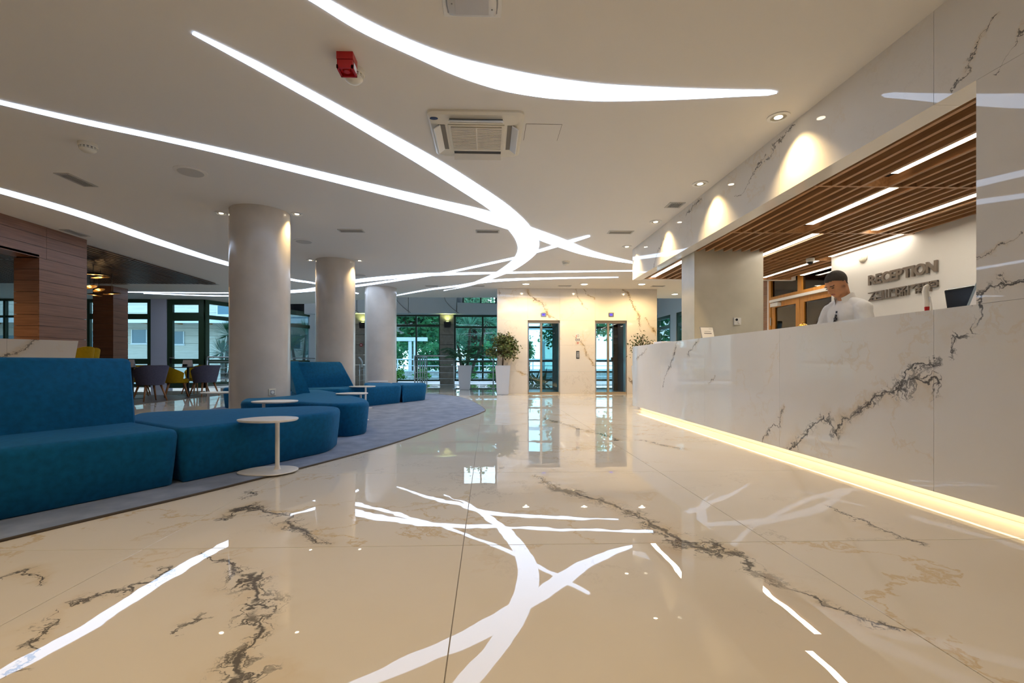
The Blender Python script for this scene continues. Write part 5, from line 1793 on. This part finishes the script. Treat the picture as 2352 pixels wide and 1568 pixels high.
def ficus(t, x, y, z0, zc, rx, rz, n, size, trunk, seed, mat=M_leaff, squash=1.0, tw=0.022, ymax=1e9):
    r = random.Random(seed)
    part('trunk', MB().tube([(x, y, z0), (x + 0.01, y, z0 + (zc - z0) * 0.5), (x, y, zc)], [tw, tw * 0.8, tw * 0.5], 8), M_bark, t, True)
    tips = []
    for k in range(trunk):
        a, e = r.uniform(0, 6.28), r.uniform(-0.5, 1.3)
        tip = Vector((x + rx * 0.9 * math.cos(a) * math.cos(e), y + rx * 0.9 * math.sin(a) * math.cos(e), zc + rz * 0.9 * math.sin(e)))
        tip.y = min(tip.y, ymax)
        tips.append(tip)
        st = Vector((x, y, zc - rz * 0.5 * r.random()))
        part('branch', MB().tube([st, st.lerp(tip, 0.5) + Vector((0, 0, 0.05 * rz)), tip], [tw * 0.45, tw * 0.3, tw * 0.12], 5), M_bark, t, True)
    items = []
    for k in range(n):
        tip = r.choice(tips)
        c = Vector((x, y, zc))
        b = c.lerp(tip, r.uniform(0.45, 1.08)) + Vector((r.gauss(0, rx * 0.14), r.gauss(0, rx * 0.14), r.gauss(0, rz * 0.13)))
        d = Vector((r.gauss(0, 1), r.gauss(0, 1), r.gauss(-0.25, 0.6)))
        s = Vector((r.gauss(0, 1), r.gauss(0, 1), r.gauss(0, 1)))
        s = s - d.normalized() * s.dot(d.normalized())
        if b.y > ymax:
            b.y = ymax - r.random() * 0.2
        items.append((b, d, s, size * r.uniform(0.7, 1.3), size * 0.62))
    part('foliage', leaf_mesh(items), mat, t)


p = lvl(1153.5, 904.3)
py_ = 12.85
tr1 = thing('potted_ficus', 'bushy potted ficus with reddish leaves left of the lift wall', 'potted plant', (p.x, py_, 0), group='plants in tall white planters')
planter(tr1, p.x, py_, 0.155, 0.205, 0.805)
ficus(tr1, p.x, py_, 0.74, 1.22, 0.45, 0.45, 1500, 0.075, 46, 5, ymax=13.08)
tr2 = thing('potted_ficus', 'sparse potted ficus peeping over the far end of the desk', 'potted plant', (3.62, 11.6, 0), group='plants in tall white planters')
c_ = at(1478, 790, 11.6)
tr2.location = (c_.x, 11.6, 0)
planter(tr2, c_.x, 11.6, 0.155, 0.205, 0.80)
ficus(tr2, c_.x, 11.6, 0.74, 1.28, 0.33, 0.36, 420, 0.055, 30, 9)

# ================================================================== OUTSIDE
solo('ground', MB().box(-45, 45, 16.2, 90, -0.3, -0.13), M_conc, 'grey paved terrace outside the glazing', None, None, 'structure')
solo('sea', MB().box(-160, 160, 90, 400, -9.0, -8.0), M_sea, 'pale calm sea far beyond the terrace', 'sea', None, 'stuff')
bld = thing('building', 'beige stone neighbouring building with blue windows', 'building', (-17, 26, -0.13))
ys_ = 26.0
for k in range(22):
    part('stone_course', MB().box(-34, -9.2, ys_, ys_ + 0.3, -0.13 + k * 0.42, -0.13 + k * 0.42 + 0.41), M_ext, bld)
for k in range(22):
    part('side_course', MB().box(-9.2, -9.0, ys_ - 0.01, 34, -0.13 + k * 0.42, -0.13 + k * 0.42 + 0.41), M_ext, bld)
M_bwin = plain('blue_dark_pane', (0.03, 0.13, 0.20), 0.1, spec=0.8)
for (u0, u1, v0, v1) in ((304, 336, 757, 787), (395, 421, 761, 789), (500, 560, 702, 721), (668, 712, 728, 735), (655, 690, 768, 800), (-20, 40, 770, 800), (206, 214, 760, 800), (120, 160, 760, 800)):
    a_, b_ = on_y(u0, v1, ys_ - 0.03), on_y(u1, v0, ys_ - 0.03)
    w_ = part('window', MB().box(a_.x - 0.08, b_.x + 0.08, ys_ - 0.06, ys_ + 0.02, a_.z - 0.1, a_.z - 0.02).box(a_.x - 0.05, a_.x, ys_ - 0.05, ys_, a_.z, b_.z).box(b_.x, b_.x + 0.05, ys_ - 0.05, ys_, a_.z, b_.z), M_extw, bld)
    part('pane', MB().box(a_.x, b_.x, ys_ - 0.03, ys_ - 0.005, a_.z - 0.02, b_.z), M_bwin, w_)
part('awning_beam', MB().box(-30, -9.0, ys_ - 1.6, ys_ - 1.45, 2.95, 3.15), M_extw, bld)
for k in range(12):
    part('rafter', MB().box(-28 + k * 1.6, -27.85 + k * 1.6, ys_ - 1.5, ys_, 3.0, 3.14), M_door, bld)
part('awning_roof', MB().box(-30, -9.0, ys_ - 1.6, ys_, 3.15, 3.2), M_extw, bld)

# low terrace wall, white railing and pergola beyond the entrance
solo('garden_wall', MB().box(-9, 9, 27.0, 27.3, -0.13, 0.45), plain('rubble_wall', (0.5, 0.5, 0.46), 0.9, noise=0.35, nscale=9), 'low pale rubble garden wall beyond the entrance', 'wall')
rl = thing('railing', 'white garden railing outside the entrance doors', 'railing', (0, 26.0, -0.13), group='garden railings')
for z in (0.15, 0.45, 0.75, 1.1):
    part('rod', MB().tube([(-8, 26.0, z), (9, 26.0, z)], 0.035 if z > 1 else 0.02, 8), M_extw, rl, True)
for k in range(12):
    part('post', MB().tube([(-8 + k * 1.5, 26.0, -0.13), (-8 + k * 1.5, 26.0, 1.1)], 0.03, 8), M_extw, rl, True)
pg = thing('pergola', 'white garden pergola seen through the entrance doors', 'pergola', (-2.5, 27.8, -0.13))
for x in (-6.6, -5.9, -4.7, -4.4, 1.0, 3.2, 4.6):
    part('post', MB().box(x, x + 0.18, 27.7, 27.9, -0.13, 2.2), M_extw, pg)
part('beam', MB().box(-7.0, -3.6, 27.65, 27.95, 2.2, 2.42), M_extw, pg)
part('beam', MB().box(0.6, 5.4, 27.65, 27.95, 2.9, 3.1), M_extw, pg)


def tree(label, x, y, zc, rx, rz, n, size, seed, mat, tw=0.16, br=40):
    t = thing('garden_tree', label, 'tree', (x, y, -0.13), group='garden trees')
    ficus(t, x, y, -0.13, zc, rx, rz, n, size, br, seed, mat, 1.0, tw)


tree('dense green tree behind the left sliding door', -5.4, 34.2, 3.8, 2.3, 3.2, 6000, 0.34, 21, M_tree)
tree('dense green tree behind the right sliding door', -2.9, 41.0, 3.7, 2.5, 3.4, 6000, 0.32, 22, M_tree)
tree('olive green tree behind the palm window', -0.9, 33.6, 3.5, 1.7, 3.0, 5200, 0.26, 23, M_tree2)
tree('olive green tree beside the lift core', 0.9, 43, 3.4, 1.3, 2.8, 3600, 0.26, 24, M_tree2)
tree('dark pine behind the right lift', 6.6, 33, 3.6, 2.6, 2.6, 4600, 0.24, 25, M_tree, 0.2)
tree('slim tree at the left edge of the left lift view', 1.55, 40, 1.8, 0.6, 1.5, 900, 0.22, 26, M_tree)
tree('slim tree at the centre of the left lift view', 3.45, 40, 1.7, 0.55, 1.3, 800, 0.22, 27, M_tree)
tree('broad tree beyond the side windows', 13.5, 30, 3.0, 3.0, 3.0, 3000, 0.35, 28, M_tree)
tree('leafy tree left of the entrance, beyond the slanting windows', -7.1, 44.5, 2.9, 1.6, 2.6, 3000, 0.28, 29, M_tree)
for x, lab in ((-6.3, 'tall dark hedge shrub behind the pergola, leftmost'), (-3.3, 'tall dark hedge shrub behind the pergola, near its right beam end'), (-0.3, 'tall dark hedge shrub behind the palm window')):
    t = thing('hedge_shrub', lab, 'shrub', (x, 29.55, -0.13), group='hedge shrubs')
    ficus(t, x, 29.55, -0.13, 1.0, 1.15, 1.15, 2600, 0.20, 46, int(70 + x), M_tree, 1, 0.05)
for k, (x, y, s) in enumerate(((-6.1, 24.8, 0.42), (-4.8, 24.8, 0.42), (-3.5, 24.8, 0.42), (-1.0, 24.8, 0.42), (0.4, 24.8, 0.42))):
    t = thing('garden_bush', ['bright bush left of the sliding door view', 'second bright bush of the sliding door view', 'third bright bush of the sliding door view', 'bush behind the potted palm', 'bush behind the lift core edge'][k], 'bush', (x, y, -0.13), group='garden bushes')
    ficus(t, x, y, -0.13, 0.25, s, 0.35, 700, 0.12, 20, 40 + k, plain('bush_green', (0.10, 0.28, 0.035), 0.7, noise=0.4, nscale=6), 1, 0.03)


def yucca(label, x, y, heads, seed, z0=-0.13, mat=M_leafp):
    r = random.Random(seed)
    t = thing('yucca', label, 'yucca', (x, y, z0), group='yuccas outside the windows')
    for hx, hz, ln in heads:
        part('trunk', MB().tube([(x, y, z0), (x + hx * 0.6, y, z0 + (hz - z0) * 0.5), (x + hx, y, hz)], [0.09, 0.075, 0.06], 8), M_bark, t, True)
        items = []
        for k in range(110):
            a, e = r.uniform(0, 6.28), r.uniform(-0.5, 1.4)
            d = Vector((math.cos(a) * math.cos(e), math.sin(a) * math.cos(e), math.sin(e)))
            s = d.cross(Vector((0.3, 0.2, 1))).normalized()
            items.append(((x + hx, y, hz), d, s, ln * r.uniform(0.75, 1.1), 0.055))
        part('leaf_rosette', leaf_mesh(items), mat, t)


q = at(512, 790, 20.5)
yucca('spiky yucca left of the nearest column, outside', q.x, q.y, [(0.25, 2.15, 0.75), (-0.05, 1.35, 0.8), (0.5, 1.2, 0.7)], 51)
q = at(690, 790, 23.0)
yucca('spiky yucca between the nearest and middle columns, outside', q.x, q.y, [(0.3, 2.3, 0.9), (-0.4, 1.7, 0.9), (0.5, 1.5, 0.9)], 52, mat=M_tree2)
q = at(1070, 790, 22.5)
yucca('pale yucca behind the palm window', q.x, q.y, [(0.2, 2.6, 0.9), (1.0, 2.9, 0.9), (-0.4, 1.9, 0.8)], 53, mat=M_tree2)
q = at(1225, 880, 20.3)
t = thing('agave', 'spiky agave seen low through the left lift', 'agave', (q.x, q.y, -0.13))
items = []
rr = random.Random(60)
for k in range(40):
    a, e = rr.uniform(0, 6.28), rr.uniform(0.6, 1.45)
    d = Vector((math.cos(a) * math.cos(e), math.sin(a) * math.cos(e), math.sin(e)))
    items.append(((q.x + rr.uniform(-0.5, 0.5), q.y, -0.13), d, d.cross(Vector((0.2, 1, 0.1))), rr.uniform(0.6, 0.95), 0.07))
part('leaves', leaf_mesh(items), M_leafp, t)

# ================================================================== RECEPTIONIST
def remeshed(mb, vox, smooth_it=6):
    me = mb.mesh('tmp', M_skin)
    ob = bpy.data.objects.new('tmp', me)
    COL.objects.link(ob)
    m = ob.modifiers.new('r', 'REMESH')
    m.mode = 'VOXEL'
    m.voxel_size = vox
    s = ob.modifiers.new('s', 'SMOOTH')
    s.factor = 0.5
    s.iterations = smooth_it
    bpy.context.view_layer.update()
    out = bpy.data.meshes.new_from_object(ob.evaluated_get(bpy.context.evaluated_depsgraph_get()))
    bpy.data.objects.remove(ob)
    bpy.data.meshes.remove(me)
    for p_ in out.polygons:
        p_.use_smooth = True
    return out


def limb(mb, pts, rs, n=14):
    mb.tube(pts, rs, n)
    for p_, r_ in zip(pts, rs):
        mb.ell(p_, (r_, r_, r_), 12, 8)
    return mb


HEADP = at(1921, 652, 4.42)                      # centre of the head
FACE = math.radians(188)                         # where the person faces, seen from above
px_, py2 = HEADP.x, HEADP.y
fx, fy = math.cos(FACE), math.sin(FACE)
base = Vector((px_ - fx * 0.16, py2 - fy * 0.16, 0))
person = thing('person', 'person in a white embroidered shirt bending over behind the reception desk', 'person', tuple(base), FACE)
# local frame: x forward, y left, z up
HZ = HEADP.z
HC = Vector((0.16, 0, HZ))
HT = Matrix.Rotation(math.radians(33), 3, 'Y')  # head tipped down


def hp3(x, y, z):
    return HT @ Vector((x, y, z)) + HC


mb = MB()
mb.ell(hp3(-0.012, 0, 0.030), (0.100, 0.077, 0.092), 24, 16, HT)            # skull
mb.ell(hp3(0.030, 0, -0.028), (0.066, 0.061, 0.085), 20, 14, HT)           # face
mb.ell(hp3(0.046, 0, -0.088), (0.036, 0.034, 0.026), 16, 10, HT)           # chin
for q in (-1, 1):
    mb.ell(hp3(0.012, q * 0.046, -0.070), (0.040, 0.018, 0.034), 14, 8, HT)  # jaw
    mb.ell(hp3(0.062, q * 0.034, -0.032), (0.024, 0.020, 0.020), 14, 8, HT)  # cheek
    mb.ell(hp3(0.080, q * 0.030, 0.022), (0.014, 0.026, 0.010), 14, 8, HT)   # brow
    mb.ell(hp3(-0.010, q * 0.080, -0.012), (0.017, 0.009, 0.032), 12, 8, HT @ Matrix.Rotation(q * 0.3, 3, 'Z'))   # ear
mb.tube([hp3(0.086, 0, 0.014), hp3(0.100, 0, -0.012), hp3(0.113, 0, -0.030)], [0.010, 0.011, 0.014], 10)
mb.ell(hp3(0.106, 0, -0.034), (0.014, 0.018, 0.011), 12, 8, HT)             # nose tip
mb.ell(hp3(0.088, 0, -0.058), (0.012, 0.024, 0.008), 12, 8, HT)             # lips
mb.ell(hp3(0.086, 0, -0.068), (0.012, 0.020, 0.007), 12, 8, HT)
limb(mb, [hp3(-0.035, 0, -0.03), Vector((0.085, 0, HZ - 0.10)), Vector((0.05, 0, HZ - 0.17))], [0.056, 0.057, 0.064])   # neck
# trunk, hips and legs under the clothes
TX, TZ = 0.05, 0.07
mb.ell((TX - 0.02, 0, HZ + TZ - 0.36), (0.10, 0.15, 0.15), 20, 12)
mb.ell((0.0, 0, HZ - 0.56), (0.10, 0.15, 0.20), 20, 12)
mb.ell((-0.05, 0, HZ - 0.74), (0.11, 0.155, 0.12), 20, 12)
for q in (-1, 1):
    limb(mb, [Vector((-0.05, q * 0.09, HZ - 0.80)), Vector((-0.03, q * 0.10, 0.48)), Vector((-0.06, q * 0.10, 0.10))], [0.085, 0.058, 0.04])
    mb.ell((0.0, q * 0.10, 0.04), (0.11, 0.045, 0.04), 14, 8)
    sh = Vector((TX, q * 0.145, HZ + TZ - 0.33))
    el = Vector((0.12, q * 0.24, HZ - 0.50))
    wr_ = Vector((0.30, q * 0.12, 0.90))
    limb(mb, [sh, el], [0.046, 0.040])
    limb(mb, [el, wr_], [0.042, 0.027])
    # hand: palm, four fingers and a thumb
    pd = Vector((0.75, -q * 0.35, -0.35)).normalized()
    sd = Vector((0.35, q * 0.85, 0.0)).normalized()
    pc = wr_ + pd * 0.045
    mb.ell(pc, (0.045, 0.038, 0.016), 14, 8, Matrix((pd, sd, pd.cross(sd))).transposed())
    for k, fl_ in enumerate((0.062, 0.072, 0.068, 0.052)):
        b0 = pc + pd * 0.035 + sd * (0.027 - 0.018 * k)
        mb.tube([b0, b0 + pd * fl_ * 0.5 + Vector((0, 0, 0.004)), b0 + pd * fl_ * 0.9 + Vector((0, 0, -0.016))], [0.0085, 0.008, 0.0065], 8)
    tb_ = pc - pd * 0.01 + sd * 0.034
    mb.tube([tb_, tb_ + sd * 0.03 + pd * 0.025, tb_ + sd * 0.035 + pd * 0.055], [0.011, 0.0095, 0.0075], 8)
body = remeshed(mb, 0.006, 5)
body.materials.clear()
for m_ in (M_skin, M_trous, M_lip, M_hair):
    body.materials.append(m_)
HTi = HT.inverted()
for f in body.polygons:
    c = f.center
    L_ = HTi @ (c - HC)
    if c.z < HZ - 0.62 and abs(c.x) < 0.2:
        f.material_index = 1
    elif L_.x > 0.07 and abs(L_.y) < 0.021 and -0.074 < L_.z < -0.053:
        f.material_index = 2
    elif L_.x > 0.072 and 0.012 < abs(L_.y) < 0.052 and 0.015 < L_.z < 0.0245:
        f.material_index = 3
bo = link('body', body, person)
# cropped hair: the skull shell above the hairline
bm = bmesh.new()
bm.from_mesh(body)
kill = []
for f in bm.faces:
    L_ = HTi @ (f.calc_center_median() - HC)
    line = 0.062 if L_.x > 0.055 else (0.062 - (0.055 - L_.x) * 0.75 if L_.x > 0.0 else 0.005 - (0.0 - L_.x) * 0.75)
    if not (L_.z > line and L_.length < 0.2 and abs(L_.y) < 0.082):
        kill.append(f)
bmesh.ops.delete(bm, geom=kill, context='FACES')
for v in bm.verts:
    v.co += v.normal * 0.0035
hm = bpy.data.meshes.new('hair')
bm.to_mesh(hm)
bm.free()
hm.materials.clear()
hm.materials.append(M_hair)
for p_ in hm.polygons:
    p_.use_smooth = True
    p_.material_index = 0
link('hair', hm, person)['label'] = 'closely cropped dark hair'
for q in (-1, 1):
    e_ = MB().ell(hp3(0.083, q * 0.032, 0.0), (0.007, 0.014, 0.0045), 12, 8, HT)
    part('eyelid_line', e_, M_hair, person, True, local=True)
# shirt
mb = MB()
mb.ell((TX - 0.015, 0, HZ + TZ - 0.38), (0.130, 0.190, 0.18), 24, 16)
mb.ell((0.0, 0, HZ - 0.56), (0.125, 0.175, 0.22), 24, 16)
mb.ell((-0.04, 0, HZ - 0.72), (0.125, 0.175, 0.10), 24, 16)
mb.ell((TX - 0.02, 0, HZ + TZ - 0.27), (0.095, 0.165, 0.080), 24, 14)
for q in (-1, 1):
    mb.ell((TX - 0.005, q * 0.105, HZ + TZ - 0.262), (0.070, 0.100, 0.055), 20, 12, Matrix.Rotation(-q * 0.45, 3, 'X'))
    sh = Vector((TX, q * 0.170, HZ + TZ - 0.315))
    el = Vector((0.12, q * 0.245, HZ - 0.50))
    wr_ = Vector((0.29, q * 0.125, 0.905))
    limb(mb, [sh, sh.lerp(el, 0.5) + Vector((0, q * 0.01, 0)), el], [0.074, 0.068, 0.060])
    limb(mb, [el, wr_], [0.060, 0.040])
sm = remeshed(mb, 0.008, 7)
# folds
rr = random.Random(4)
from mathutils import noise as mnoise
for v in sm.vertices:
    c = v.co
    k = mnoise.noise(Vector((c.x * 9 + c.z * 7, c.y * 10, c.z * 5 - c.x * 6))) * 0.016 + mnoise.noise(Vector((c.x * 22, c.y * 20 + c.z * 10, c.z * 14))) * 0.006
    v.co = c + v.normal * k
sm.materials.clear()
sm.materials.append(M_shirt)
so = link('shirt', sm, person)
so['label'] = 'white long-sleeved shirt'
# stand-up collar open at the throat
ring = []
for k in range(21):
    a = math.radians(28 + 304 * k / 20)
    ring.append((a, 0.075))
rows = []
for z, rr_, sh_ in ((HZ - 0.165, 0.090, 0.048), (HZ - 0.125, 0.082, 0.062), (HZ - 0.088, 0.080, 0.076), (HZ - 0.088, 0.075, 0.076), (HZ - 0.125, 0.077, 0.062), (HZ - 0.165, 0.085, 0.048)):
    rows.append([(sh_ + rr_ * math.cos(a), rr_ * 0.98 * math.sin(a), z - 0.055 * max(math.cos(a), 0)) for a, _ in ring])
part('collar', MB().loft(rows, False, False), M_shirt, so, 1.0, local=True)
# embroidered placket
mbp = MB()
for k in range(9):
    z = HZ - 0.235 - k * 0.032
    x = TX + 0.085 + 0.05 * math.sin(min(k / 6.0, 1) * 1.5)
    w = 0.009 if k % 2 else 0.006
    mbp.box(x - 0.01, x + 0.012, -w, w, z - 0.011, z + 0.011)
    mbp.box(x - 0.01, x + 0.011, -0.011, -0.007, z - 0.02, z - 0.006)
part('embroidery', mbp, M_ink, so, local=True, label='black embroidered band down the placket')
